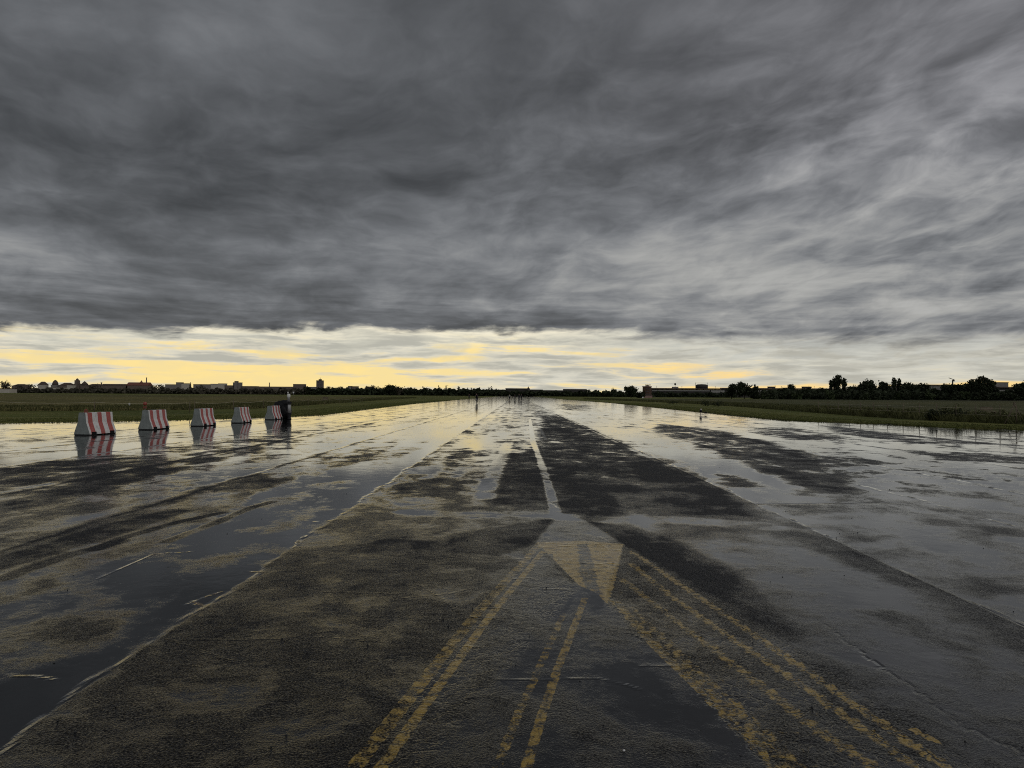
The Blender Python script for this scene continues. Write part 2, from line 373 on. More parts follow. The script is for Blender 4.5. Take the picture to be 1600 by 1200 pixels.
def quads_mesh(name, c, a, b, mat, parent=None):
    """many small leaf quads: centres c, half axes a, b  (numpy Nx3)"""
    n = len(c); V = np.empty((n, 4, 3)); V[:, 0] = c - a - b; V[:, 1] = c + a - b; V[:, 2] = c + a + b; V[:, 3] = c - a + b
    me = bpy.data.meshes.new(name); me.vertices.add(n * 4); me.vertices.foreach_set('co', V.reshape(-1).astype(np.float32))
    me.loops.add(n * 4); me.loops.foreach_set('vertex_index', np.arange(n * 4, dtype=np.int32))
    me.polygons.add(n); me.polygons.foreach_set('loop_start', np.arange(0, n * 4, 4, dtype=np.int32))
    me.update(); me.materials.append(mat)
    return link(bpy.data.objects.new(name, me), parent)

# ------------------------------------------------------------------ runway sheet with its water map
def axis(neg, pos, stepf):
    out = [0.0]; x = 0.0
    while x < pos: x += stepf(x); out.append(x)
    neg_l = []; x = 0.0
    while x > neg: x -= stepf(-x); neg_l.append(x)
    return np.array(neg_l[::-1] + out)
xs = axis(-75, 75, lambda a: 0.022 if a < 3.6 else 0.022 + (a - 3.6) * 0.011)
ylist = [-40, -20, -8, -3, 0, 1, 1.8, 2.4]; y = 2.6
ylist.append(y)
while y < 1700: y += max(0.022, y * y * 0.00055); ylist.append(min(y, 1700))
ys = np.array(sorted(set(ylist)))
XX, YY = np.meshgrid(xs, ys); PX = (XX + RDX * YY).ravel(); PY = YY.ravel()
NV = PX.size
def seg_dist(poly, closed=True):
    pts = np.array(poly, float); n = len(pts); best = np.full(NV, 1e18)
    for i in range(n if closed else n - 1):
        a = pts[i]; b = pts[(i + 1) % n]; ab = b - a
        tt = np.clip(((PX - a[0]) * ab[0] + (PY - a[1]) * ab[1]) / max(ab @ ab, 1e-12), 0, 1)
        d2 = (PX - a[0] - tt * ab[0]) ** 2 + (PY - a[1] - tt * ab[1]) ** 2
        best = np.minimum(best, d2)
    return np.sqrt(best)
def sdf(poly):
    """positive inside, metres"""
    pts = np.array(poly, float); n = len(pts); inside = np.zeros(NV, bool)
    for i in range(n):
        a = pts[i]; b = pts[(i + 1) % n]
        c = ((a[1] > PY) != (b[1] > PY))
        with np.errstate(divide='ignore', invalid='ignore'):
            xi = (b[0] - a[0]) * (PY - a[1]) / (b[1] - a[1] + 1e-12) + a[0]
        inside ^= c & (PX < xi)
    d = seg_dist(poly)
    return np.where(inside, d, -d)
def sst(x, a, b):
    t_ = np.clip((x - a) / (b - a), 0, 1); return t_ * t_ * (3 - 2 * t_)
def gp(pts): return [G(*p) for p in pts]
U = PX - RDX * PY                                   # runway coordinates: across / along
wet = np.full(NV, 0.16); satin = np.zeros(NV); ridge = np.zeros(NV); crackle = np.zeros(NV)
paint = np.full(NV, -0.2); wear = np.full(NV, 0.5); white = np.full(NV, -0.5)
JL = -2.31; JR = 3.55
lanes_u = [-16.6, -13.7, -10.85, -7.98, -5.2, JL, JR, 6.25, 8.45, 11.5, 14.4]
wet += np.where(U < JL, 0.08, 0.0)
wet += np.where(U > JR, 0.46 + 0.18 * sst(PY, 10, 18), 0.0)
central = (U > JL) & (U < JR)
wet += np.where(central, -0.20, 0)
wet += np.where((U < JL), 0.18 * sst(PY, 11, 16) + 0.32 * sst(PY, 17, 34), 0)
wet += np.where(central, 0.30 * sst(PY, 12, 20), 0)
def zone(pts, k, feather=0.25, amp=None):
    """adds k inside the outline, fading over feather metres (wider for outlines far away)"""
    g = gp(pts); far = sum(p[1] for p in g) / len(g)
    fe = feather * max(1.0, far / 9.0)
    global wet
    wet += 0.70 * k * sst(sdf(g), -fe * 0.9, fe * 0.9)
def strip(pts, k, width):
    global wet
    d_ = seg_dist(gp(pts), False); wet += k * (1 - sst(d_, width * 0.5, width * 1.1))
# left of the main joint
zone([(-60,1180),(0,1165),(120,1088),(330,952),(450,868),(560,798),(640,740),(600,722),(500,730),(430,757),(340,806),(250,846),(150,886),(60,925),(0,945),(-80,960)], 0.62, 0.15)
zone([(-20,1010),(30,1000),(110,972),(235,948),(190,990),(100,1040),(20,1065),(-30,1060)], -0.85, 0.2)
zone([(270,897),(350,858),(450,838),(440,862),(370,892)], -0.65, 0.15)
zone([(0,733),(100,718),(265,712),(250,728),(130,752),(0,762)], -0.8, 0.2)
zone([(0,786),(140,748),(300,708),(430,692),(400,705),(250,742),(100,782),(0,802)], -0.75, 0.12)
zone([(0,812),(200,784),(260,795),(120,832),(0,850)], -0.5, 0.2)
zone([(-10,872),(170,818),(270,795),(300,797),(180,838),(60,873),(-10,892)], -1.0, 0.08)
zone([(270,700),(420,680),(560,660),(620,650),(560,668),(430,692),(300,708)], -0.6, 0.15)
zone([(490,722),(560,702),(620,693),(600,715),(520,730)], -0.7, 0.12)
zone([(300,760),(400,742),(470,745),(430,760),(330,772)], -0.5, 0.12)
zone([(-10,668),(120,668),(300,676),(420,670),(560,655),(420,662),(250,664),(-10,661)], 0.5, 0.2)
zone([(-10,690),(120,692),(330,682),(300,700),(130,712),(-10,722)], 0.5, 0.2)
zone([(440,700),(640,662),(700,660),(640,700),(560,726),(470,732)], 0.35, 0.3)
strip([(262,846),(315,826),(398,791),(425,784)], -0.9, 0.10)
strip([(150,858),(189,841),(280,815),(347,801)], -0.8, 0.10)
strip([(0,905),(90,872),(190,845)], -0.6, 0.12)
# central lane, left of the yellow lines: coarse open texture
zone([(-60,1230),(0,1182),(330,958),(560,806),(700,700),(770,690),(870,795),(837,846),(741,955),(630,1091),(545,1196),(500,1260)], 0.0, 0.1)
zone([(560,815),(640,770),(760,760),(850,800),(800,850),(640,850)], 0.08, 0.3)
zone([(700,836),(790,822),(866,808),(836,848),(780,868),(700,862)], -0.6, 0.06)
zone([(560,850),(600,842),(680,846),(660,858),(570,864)], -0.5, 0.1)
zone([(610,760),(680,742),(740,750),(700,776),(620,778)], -0.45, 0.15)
zone([(775,705),(842,700),(862,785),(770,790),(780,745)], -0.75, 0.10)
zone([(690,712),(760,700),(745,725),(700,735)], -0.4, 0.15)
strip([(828,655),(833,690),(845,722),(857,760),(869,803)], 0.95, 0.10)
strip([(795,690),(785,715),(770,745),(758,778)], 0.55, 0.2)
strip([(640,800),(740,806),(800,802),(872,806)], 0.5, 0.3)
# the old patch with the arrow and the lane between the yellow lines
PATCH = [(872,805),(915,812),(975,850),(940,945),(905,915),(837,846)]
zone(PATCH, 0.75, 0.03)
zone([(838,852),(905,917),(960,948),(1030,1018),(1206,1190),(1230,1230),(560,1230),(630,1110),(741,975)], 0.62, 0.06)
zone([(870,1080),(960,1085),(1100,1150),(1150,1230),(760,1230),(800,1130)], -0.35, 0.3)
zone([(640,1120),(760,1060),(830,1090),(760,1230),(560,1230)], -0.25, 0.2)
zone([(735,665),(800,624),(818,640),(828,690),(790,702),(690,704)], 0.42, 0.5)
zone([(560,800),(735,668),(800,690),(780,760),(700,800)], 0.22, 0.5)
for u0, wd_, k in ((-1.75, .16, .45), (-1.15, .10, .35), (-0.55, .14, .4), (JL - 1.2, .12, .4), (JL - 2.2, .16, .35), (JR + 1.3, .12, .25), (8.3, .10, .5), (11.3, .12, .5), (6.1, .08, .5)):
    uu = U - u0 - 0.10 * np.sin(PY * 0.33 + u0) - 0.04 * np.sin(PY * 1.1 + 2 * u0)
    wet += k * np.exp(-(uu / wd_) ** 2) * sst(PY, 9.5, 14) * (0.6 + 0.4 * np.sin(PY * 0.8 + u0 * 3))
# drained dark surface right of the centre line
zone([(850,648),(880,652),(1060,722),(1130,762),(1180,806),(1000,806),(915,811),(882,800),(866,760),(848,715),(838,690)], -0.80, 0.14)
zone([(915,813),(1000,826),(1060,845),(1130,880),(1190,930),(1250,990),(1235,1000),(1100,920),(975,850)], -0.8, 0.08)
zone([(960,778),(975,776),(1010,806),(1032,846),(1022,848),(990,815)], 0.75, 0.12)
strip([(890,808),(960,812),(1060,812),(1200,822)], 0.55, 0.35)
zone([(1060,842),(1250,850),(1400,930),(1600,1010),(1600,1230),(1480,1230),(1240,1000),(1150,900)], 0.75, 0.4)
zone([(1190,912),(1260,915),(1300,930),(1220,935)], -0.4, 0.15)
zone([(1335,953),(1400,955),(1390,966),(1340,964)], -0.5, 0.1)
# right hand lanes
for pts, k in [
  ([(1030,662),(1120,672),(1200,690),(1280,722),(1356,768),(1330,777),(1260,765),(1200,742),(1130,712),(1080,692),(1020,672)], -1.35),
  ([(1175,668),(1240,668),(1330,685),(1250,690),(1180,678)], -1.0),
  ([(1180,700),(1300,705),(1400,725),(1330,728),(1240,715)], -0.8),
  ([(1400,703),(1500,706),(1620,715),(1620,725),(1480,720)], -1.0),
  ([(1118,741),(1150,744),(1180,760),(1130,763)], -1.3),
  ([(870,631),(930,633),(915,642),(876,640)], -1.0),
  ([(1280,664),(1400,677),(1560,694),(1420,693),(1330,680)], -1.1),
  ([(1190,787),(1320,790),(1345,800),(1240,805)], -0.95),
  ([(1310,835),(1390,838),(1370,850),(1320,848)], -0.8),
  ([(1520,820),(1590,828),(1610,838),(1540,836)], -1.0),
  ([(1500,900),(1610,895),(1610,930),(1540,930)], -0.8),
  ([(1240,765),(1270,768),(1265,776),(1240,774)], -0.9),
  ([(1420,800),(1470,803),(1560,845),(1540,850),(1450,815)], -0.5)]:
    zone(pts, k, 0.16)
zone([(1000,690),(1060,700),(1120,735),(1200,790),(1240,800),(1300,860),(1180,800),(1060,735),(980,700)], 0.35, 0.15)
# lane joints: a raised lip, usually with a drained shoulder beside it
def wob(v, s, seed): return 0.035 * np.sin(v * 1.7 * s + seed) + 0.02 * np.sin(v * 4.3 * s + seed * 2) + 0.012 * np.sin(v * 11.0 * s + seed * 3)
for i, lu in enumerate(lanes_u):
    c = lu + wob(PY, 1.0, i * 1.9)
    du = U - c
    wd = 0.017 + 0.0014 * PY
    brk = np.clip(0.62 + 0.5 * np.sin(PY * 9.1 + i) * np.sin(PY * 3.7 + 2 * i) + 0.25 * np.sin(PY * 23.0), 0.05, 1.2)
    ridge += np.exp(-(du / (wd * 0.8)) ** 2) * brk * (0.7 if lu == JL else 0.6)
    if lu < 0: wet += (-0.15 if lu == JL else -0.5) * np.exp(-((du - 0.02) / (0.05 + 0.001 * PY)) ** 2)
    wet += (0.55 if lu < 0 else -0.25) * np.exp(-((du + 0.22) / 0.14) ** 2) * (0.4 + 0.6 * np.sin(PY * 0.31 + i) ** 2)
wet += 0.55 * sst(U, JL - 0.8, JL - 0.35) * sst(-U, -JL - 0.02, -JL + 0.1) * sst(PY, 10, 15)
wet += 0.5 * np.exp(-((U - (JR - 0.12)) / 0.10) ** 2) * sst(PY, 10, 16)
# cross cracks with curled lips
def lip(pts, h=1.0, w_=0.014):
    global ridge
    g = gp(pts); q = [g[0]]
    for a, b in zip(g[:-1], g[1:]):
        for k in range(1, 5):
            f_ = k / 4; q.append((a[0] + (b[0]-a[0])*f_ + random.uniform(-.004,.004), a[1] + (b[1]-a[1])*f_ + random.uniform(-.006,.006)))
    d_ = seg_dist(q, False)
    sc = max(1.0, g[0][1] / 9)
    brk = 0.55 + 0.45 * np.sin(PX * 31 + g[0][0] * 9) * np.sin(PX * 13 + PY * 21)
    if abs(sum(p[0] for p in g) / len(g)) < 1.6 and g[0][1] < 8 and len(pts) > 3: h *= 0.45
    ridge += h * brk * np.exp(-(d_ / (w_ * sc)) ** 2)
for l in [[(628,1092),(658,1095),(674,1098),(690,1110)], [(700,1007),(730,1009),(758,1012)], [(778,1062),(820,1062),(870,1061),(930,1059),(970,1068),(1000,1078)],
          [(752,950),(785,951),(800,953)], [(738,964),(790,966)], [(560,1230),(590,1163),(618,1152),(660,1158)],
          [(855,848),(880,850),(915,849)], [(848,854),(890,853)], [(918,849),(960,850),(973,851)], [(904,858),(930,858),(970,860)], [(910,880),(935,881),(960,880)],
          [(946,903),(965,903),(985,901)], [(936,839),(948,845),(942,852),(950,860)],
          [(800,905),(830,903),(838,906)], [(850,921),(870,920),(890,922)], [(870,868),(880,868)], [(860,875),(880,875)],
          [(990,988),(1060,992),(1120,996),(1180,1000),(1215,1010),(1240,1030)], [(1000,1040),(1060,1040),(1110,1035)],
          [(960,985),(990,990),(1030,1010)], [(290,945),(330,930),(345,925)], [(300,940),(330,955)], [(380,1040),(300,1012),(260,998)],
          [(500,995),(560,1000),(600,1003)], [(250,1064),(330,1060),(420,1052),(500,1040)], [(270,998),(350,1000),(440,998),(520,985)],
          [(560,878),(620,880),(700,882)], [(620,935),(700,928),(735,920)], [(500,925),(560,926),(620,928)],
          [(490,815),(520,814),(545,812)], [(380,893),(410,894)], [(0,1055),(60,1057),(85,1062)], [(700,870),(760,875),(840,872)],
          [(150,905),(240,866),(300,862)], [(575,795),(610,786)], [(640,905),(690,935),(720,960)]]:
    lip(l, 0.6, 0.010)
def trench(pts, w_, depth):
    global ridge, wet
    g = gp(pts); q = [g[0]]
    for a, b in zip(g[:-1], g[1:]):
        for k in range(1, 9): f_ = k / 8; q.append((a[0] + (b[0]-a[0])*f_ + random.uniform(-.025,.025), a[1] + (b[1]-a[1])*f_ + random.uniform(-.03,.03)))
    d_ = seg_dist(q, False); ridge -= depth * np.exp(-(d_ / w_) ** 2)
trench([(1290,975),(1320,1000),(1370,1040),(1440,1085),(1500,1130),(1600,1180)], 0.009, 0.30)
trench([(1120,900),(1060,860),(1010,852),(1040,870)], 0.012, 0.5)
trench([(860,785),(880,795),(900,800)], 0.02, 0.5)
trench([(1000,790),(1200,788),(1400,786)], 0.04, 0.6)
# paint: stripes are straight bands on the ground
def stripe(pts, w_, wr):
    global paint, wear
    g = gp(pts); d_ = w_ / 2 - seg_dist(g, False)
    wear = np.where(d_ > paint, wr, wear); paint = np.maximum(paint, d_)
def patch(pts, wr):
    global paint, wear
    d_ = sdf(gp(pts)); wear = np.where(d_ > paint, wr, wear); paint = np.maximum(paint, d_)
stripe([(843,850),(746,957),(640,1090),(556,1196),(530,1230)], 0.080, 0.42)
stripe([(848,862),(766,962),(682,1077),(605,1186),(570,1230)], 0.060, 0.30)
stripe([(862,866),(790,975),(712,1085),(650,1186)], 0.085, 0.90)
stripe([(914,935),(871,1046),(846,1120),(824,1195),(810,1240)], 0.050, 0.36)
stripe([(880,960),(832,1067),(803,1130),(778,1196),(765,1230)], 0.045, 0.50)
stripe([(962,940),(1027,1012),(1110,1090),(1206,1187),(1240,1225)], 0.080, 0.36)
stripe([(990,950),(1075,1036),(1145,1100),(1241,1193),(1270,1225)], 0.075, 0.40)
stripe([(972,905),(1075,987),(1180,1064),(1263,1130),(1364,1197)], 0.085, 0.36)
stripe([(985,880),(1060,940),(1171,1016),(1270,1082),(1420,1191),(1455,1215)], 0.070, 0.28)
stripe([(987,862),(1058,910),(1176,990),(1275,1058),(1374,1128),(1473,1195),(1510,1220)], 0.072, 0.24)
stripe([(975,925),(1040,975),(1150,1070),(1300,1195)], 0.20, 0.80)
stripe([(1426,1140),(1460,1157)], 0.048, -0.3)
patch([(838,847),(913,845),(974,850),(966,890),(957,925),(948,944),(932,926),(905,915)], 0.20)
wear = np.where(sdf(gp([(903,850),(918,850),(926,880),(938,930),(920,928),(908,900)])) > -0.004, 0.60, wear)
patch([(930,822),(950,832),(965,845),(935,845)], 0.8)
band = sdf(gp([(975,850),(1240,1010),(1500,1180),(1560,1240),(1230,1240),(1195,1200),(1030,1018),(950,948)]))
wear = np.where((band > 0) & (paint < 0), 0.86, wear); paint = np.maximum(paint, np.where(band > 0, np.minimum(band, 0.02), -0.2))
crackle = np.maximum(crackle, sst(band, -0.02, 0.04))
crackle = np.maximum(crackle, 0.5 * sst(sdf(gp([(838,850),(905,920),(640,1230),(530,1230),(640,1085)])), -0.02, 0.05))
wet += 0.12 * sst(band, -0.02, 0.04)
# white numerals and threshold bars far down the runway
def wpatch(pts):
    global white
    white = np.maximum(white, sdf(gp(pts)))
wpatch([(817,656),(822,655),(842,688),(819,688)]); wpatch([(829,656),(832,656),(849,688),(842,688)]); wpatch([(835,657),(839,657),(856,687),(850,687)])
wpatch([(814,641),(820,641),(822,644),(815,644)]); wpatch([(835,641),(838,641),(846,652),(842,652)])
# satin: a thin even film right of the marking
satin = sst(U, 0.6, 1.4) * sst(-PY, -17, -9.5) * 0.95
satin = np.maximum(satin, sst(sdf(gp(PATCH)), -0.02, 0.02))
satin = np.maximum(satin, 0.95 * sst(sdf(gp([(838,852),(905,917),(960,948),(1030,1018),(1206,1190),(1300,1330),(500,1330),(630,1110),(741,975)])), -0.03, 0.06))
satin = np.maximum(satin, np.where(central, 0.15 + 0.67 * sst(-PY, -14, -8.5), 0.25 + 0.50 * sst(-PY, -15, -9)))
for arr in (wet,): np.clip(arr, -1.5, 1.4, out=arr)

def build_runway():
    nx, ny = len(xs), len(ys)
    me = bpy.data.meshes.new('runway')
    co = np.zeros((NV, 3), np.float32); co[:, 0] = PX; co[:, 1] = PY
    me.vertices.add(NV); me.vertices.foreach_set('co', co.ravel())
    i = np.arange(ny - 1)[:, None] * nx + np.arange(nx - 1)[None, :]
    q = np.stack([i, i + 1, i + 1 + nx, i + nx], -1).reshape(-1, 4).astype(np.int32)
    nf = len(q); me.loops.add(nf * 4); me.loops.foreach_set('vertex_index', q.ravel())
    me.polygons.add(nf); me.polygons.foreach_set('loop_start', np.arange(0, nf * 4, 4, dtype=np.int32))
    me.update()
    for nm, arr in (('wet', wet), ('ridge', ridge), ('paint', paint), ('wear', wear), ('crackle', crackle), ('white', white), ('satin', satin)):
        a = me.attributes.new(nm, 'FLOAT', 'POINT'); a.data.foreach_set('value', arr.astype(np.float32))
    me.materials.append(runway_material())
    o = bpy.data.objects.new('runway', me); link(o); o['kind'] = 'structure'
    print('runway verts', NV)
build_runway()
# ------------------------------------------------------------------ grass verges and meadow
MG = grass_material('mown_grass', (0.070, 0.080, 0.020, 1), (0.105, 0.100, 0.032, 1), (0.052, 0.068, 0.018, 1), 0.35)
MM = grass_material('meadow_grass', (0.075, 0.070, 0.024, 1), (0.10, 0.085, 0.034, 1), (0.064, 0.062, 0.026, 1), 0.08)
MB_ = pmat('tall_grass_blades', (0.056, 0.058, 0.020), 0.85, 0.15, 0.5, 1.5)
MV = pmat('verge_blades', (0.072, 0.080, 0.022), 0.85, 0.15, 0.4, 1.5)
MWD = pmat('weed_leaf', (0.085, 0.090, 0.035), 0.8, 0.2, 0.45, 2.0)
def resample(poly, step):
    out = []
    for a, b in zip(poly[:-1], poly[1:]):
        L = math.dist(a, b); n = max(1, int(L / step))
        for k in range(n): out.append((a[0]+(b[0]-a[0])*k/n, a[1]+(b[1]-a[1])*k/n))
    out.append(poly[-1]); return out
L_EDGE = [(-70, 14), (-42, 19)] + [G(*p) for p in [(0,660.5),(200,657.2),(331,654),(416,652),(500,648.2),(580,638.5),(640,631.5)]] + [run(-17.6, 200), run(-17.8, 420), run(-18, 1500)]
R_EDGE = [(60, 12), (36, 22)] + [G(*p) for p in [(1600,671.8),(1535,669.8),(1470,667.3),(1360,661.8),(1225,656.5),(1140,648.5),(1020,636.2),(960,630)]] + [run(17.6, 260), run(17.8, 420), run(18, 1500)]
def edge_wobble(pts, s):
    return [(p[0] + s * (0.16 * math.sin(p[1]*.9) + 0.12 * math.sin(p[1]*2.3 + 1) + 0.10 * random.uniform(-1, 1)), p[1]) for p in pts]
def ground_sheet(name, edge, side, mat, z):
    near = [e for e in edge if e[1] < 200]; far = [e for e in edge if e[1] >= 200]
    e = edge_wobble(resample(near, 0.5), 1.0) + far
    v = [(x, y, z) for x, y in e] + [(side * 9000, y if i else -200, z) for i, (x, y) in enumerate(e)]
    n = len(e); fs = []
    for i in range(n - 1):
        f = (i, i + 1, n + i + 1, n + i); fs.append(f if side > 0 else f[::-1])
    v += [(x, y, -0.02) for x, y in e]
    for i in range(n - 1): fs.append((i, i + 1, 2*n + i + 1, 2*n + i))
    v += [(side * 9000, 9000, z), (0.0 + RDX*1500, 9000, z), (RDX*1500, 1500, z)]
    k = 3 * n; f = (n - 1, 2*n - 1, k, k + 1, k + 2); fs.append(f[::-1] if side > 0 else f)
    mb = MB().add(v, fs); o = mb.obj(name, mat); o['kind'] = 'structure'; return o
ground_sheet('grass_verge', L_EDGE, -1, MG, 0.040)
ground_sheet('grass_verge', R_EDGE, 1, MG, 0.044)
def blades(name, pts, hmin, hmax, wd, mat, lean=0.35):
    """upright narrow leaf blades at the ground points"""
    p = np.array(pts); n = len(p); h = rng.uniform(hmin, hmax, n) * (1 if p.shape[1] < 4 else p[:, 3])
    th = rng.uniform(0, math.pi, n)
    a = np.stack([np.cos(th), np.sin(th), np.zeros(n)], 1) * (wd * rng.uniform(.6, 1.3, n))[:, None]
    b = np.stack([rng.normal(0, lean, n) * h * .5, rng.normal(0, lean, n) * h * .5, h / 2], 1)
    c = p[:, :3] + b
    o = quads_mesh(name, c, a, b, mat); o['kind'] = 'stuff'; return o
def along(poly, n, w0, w1, side, zf=0.04, maxd=170, power=1.6):
    """n random points beside a line, w0..w1 metres to the side; thinner far away"""
    pts = [p for p in poly]; seg = []; tot = 0
    for a, b in zip(pts[:-1], pts[1:]):
        if a[1] > maxd: break
        m_ = (a[1] + b[1]) / 2; wgt = math.dist(a, b) / max(m_, 15) ** 1.0; seg.append((a, b, wgt)); tot += wgt
    out = []
    for a, b, wgt in seg:
        k = int(n * wgt / tot)
        for _ in range(k):
            t_ = random.random(); L = math.dist(a, b); nx_, ny_ = (b[1]-a[1])/L, -(b[0]-a[0])/L
            s_ = w0 + (w1 - w0) * random.random() ** power
            out.append((a[0]+(b[0]-a[0])*t_ + nx_*s_*side, a[1]+(b[1]-a[1])*t_ + ny_*s_*side, zf))
    return out
tag(blades('short_grass', along(L_EDGE[1:], 26000, -0.08, 5.0, -1, maxd=150), 0.02, 0.055, 0.018, MV),
    'short mown grass along the left edge of the wet tarmac', 'grass')
tag(blades('short_grass', along(R_EDGE[1:], 26000, -0.08, 5.0, 1, maxd=150), 0.02, 0.055, 0.018, MV),
    'short mown grass along the right edge of the wet tarmac', 'grass')
L_MEAD = [(-220, 40), (-90, 54)] + [G(*p) for p in [(0,643.5),(150,642.6),(260,641.5),(400,639),(490,632.8),(590,625.8),(650,622)]] + [run(-27, 430), run(-27, 900)]
R_MEAD = [(90, 20), (52, 31)] + [G(*p) for p in [(1600,664.5),(1454,658),(1350,651.5),(1255,643.8),(1165,636.5),(1095,632),(1035,629)]] + [run(27, 300), run(27, 700)]
def meadow(name, line, side, h, label):
    """raised rough surface of the tall grass: rows step away from the front line"""
    e = resample([p for p in line if p[1] < 420], 2.0); rows = [0, .3, .8, 1.6, 3, 5, 8, 13, 20, 32, 50, 80, 130, 220, 400, 800]
    n = len(e); vs = []; fs = []
    for j, w_ in enumerate(rows):
        for i, (x, y) in enumerate(e):
            z = 0.03 if j == 0 else h * (0.72 + 0.28 * math.sin(x*.31 + y*.17 + j) * math.sin(y*.09 - x*.05)) * (0.6 if j == 1 else 1) + random.uniform(-.05, .05)
            if j > 9: z = h * 0.9 + random.uniform(-.04, .04)
            vs.append((x + side * w_, y + w_ * 0.35, z))
    for j in range(len(rows) - 1):
        for i in range(n - 1):
            f = (j*n+i, j*n+i+1, (j+1)*n+i+1, (j+1)*n+i); fs.append(f if side > 0 else f[::-1])
    mb = MB(); mb.add(vs, fs, True); o = mb.obj(name, MM); o['kind'] = 'stuff'; tag(o, label, 'meadow')
meadow('meadow', L_MEAD, -1, 0.36, 'olive meadow of long grass left of the runway')
MM = grass_material('meadow_grass_dark', (0.042, 0.046, 0.018, 1), (0.060, 0.056, 0.024, 1), (0.034, 0.040, 0.016, 1), 0.08)
meadow('meadow', R_MEAD, 1, 0.40, 'dark green meadow of long grass right of the runway')
tag(blades('tall_grass', along(L_MEAD[1:], 30000, -0.3, 9, -1, 0.02, 260), 0.26, 0.48, 0.022, MB_), 'dark long grass at the front of the left meadow', 'grass')
tag(blades('tall_grass', along(R_MEAD[1:], 34000, -0.3, 9, 1, 0.02, 260), 0.28, 0.55, 0.022, MB_), 'dark long grass at the front of the right meadow', 'grass')
# pale path across the right meadow
mb = MB(); a, b, c, d = [W(px, py, dd) for px, py, dd in ((1380,626.2,330),(1700,628.6,300),(1700,627.2,360),(1380,625.3,400))]
for p in (a, b, c, d): p.z = 0.47
mb.add([a, b, c, d], [(0, 1, 2, 3)]); o = mb.obj('path', pmat('pale_gravel', (0.06, 0.06, 0.04), 0.95, 0.1)); o['kind'] = 'structure'

# ------------------------------------------------------------------ plants
LEAF = pmat('leaf_dark', (0.020, 0.026, 0.012), 0.75, 0.15, 0.55, 0.25)
LEAF2 = pmat('leaf_green', (0.032, 0.044, 0.016), 0.75, 0.15, 0.5, 0.25)
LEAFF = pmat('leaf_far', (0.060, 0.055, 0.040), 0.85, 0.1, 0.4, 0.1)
BARK = pmat('bark', (0.045, 0.036, 0.028), 0.9, 0.1, 0.3, 3.0)
def crown(name, lobes, n, leaf, mat, parent, flat=0.7):
    """leaf clumps spread through the volume of the lobes (cx,cy,cz,rx,ry,rz)"""
    L = np.array(lobes); vol = (L[:, 3] * L[:, 4] * L[:, 5]) ** 0.75; k = rng.choice(len(L), n, p=vol / vol.sum())
    u_ = rng.normal(size=(n, 3)); u_ /= np.linalg.norm(u_, axis=1)[:, None]
    rr = rng.uniform(0.25, 1.08, n) ** 0.6
    # clumping: pull points towards random twig ends
    c = L[k, :3] + u_ * rr[:, None] * L[k, 3:6]
    tw = c[rng.integers(0, n, max(8, n // 14))]
    idx = rng.integers(0, len(tw), n); near = c[:, None, :] if False else None
    c = np.where(rng.random(n)[:, None] < 0.45, tw[idx] + rng.normal(0, leaf * 1.3, (n, 3)), c)
    q = rng.normal(size=(n, 3)); q /= np.linalg.norm(q, axis=1)[:, None]
    r2 = rng.normal(size=(n, 3)); b = np.cross(q, r2); b /= np.linalg.norm(b, axis=1)[:, None]
    s_ = leaf * rng.uniform(0.5, 1.2, n)
    return quads_mesh(name, c, q * s_[:, None], b * (s_ * flat)[:, None], mat, parent)
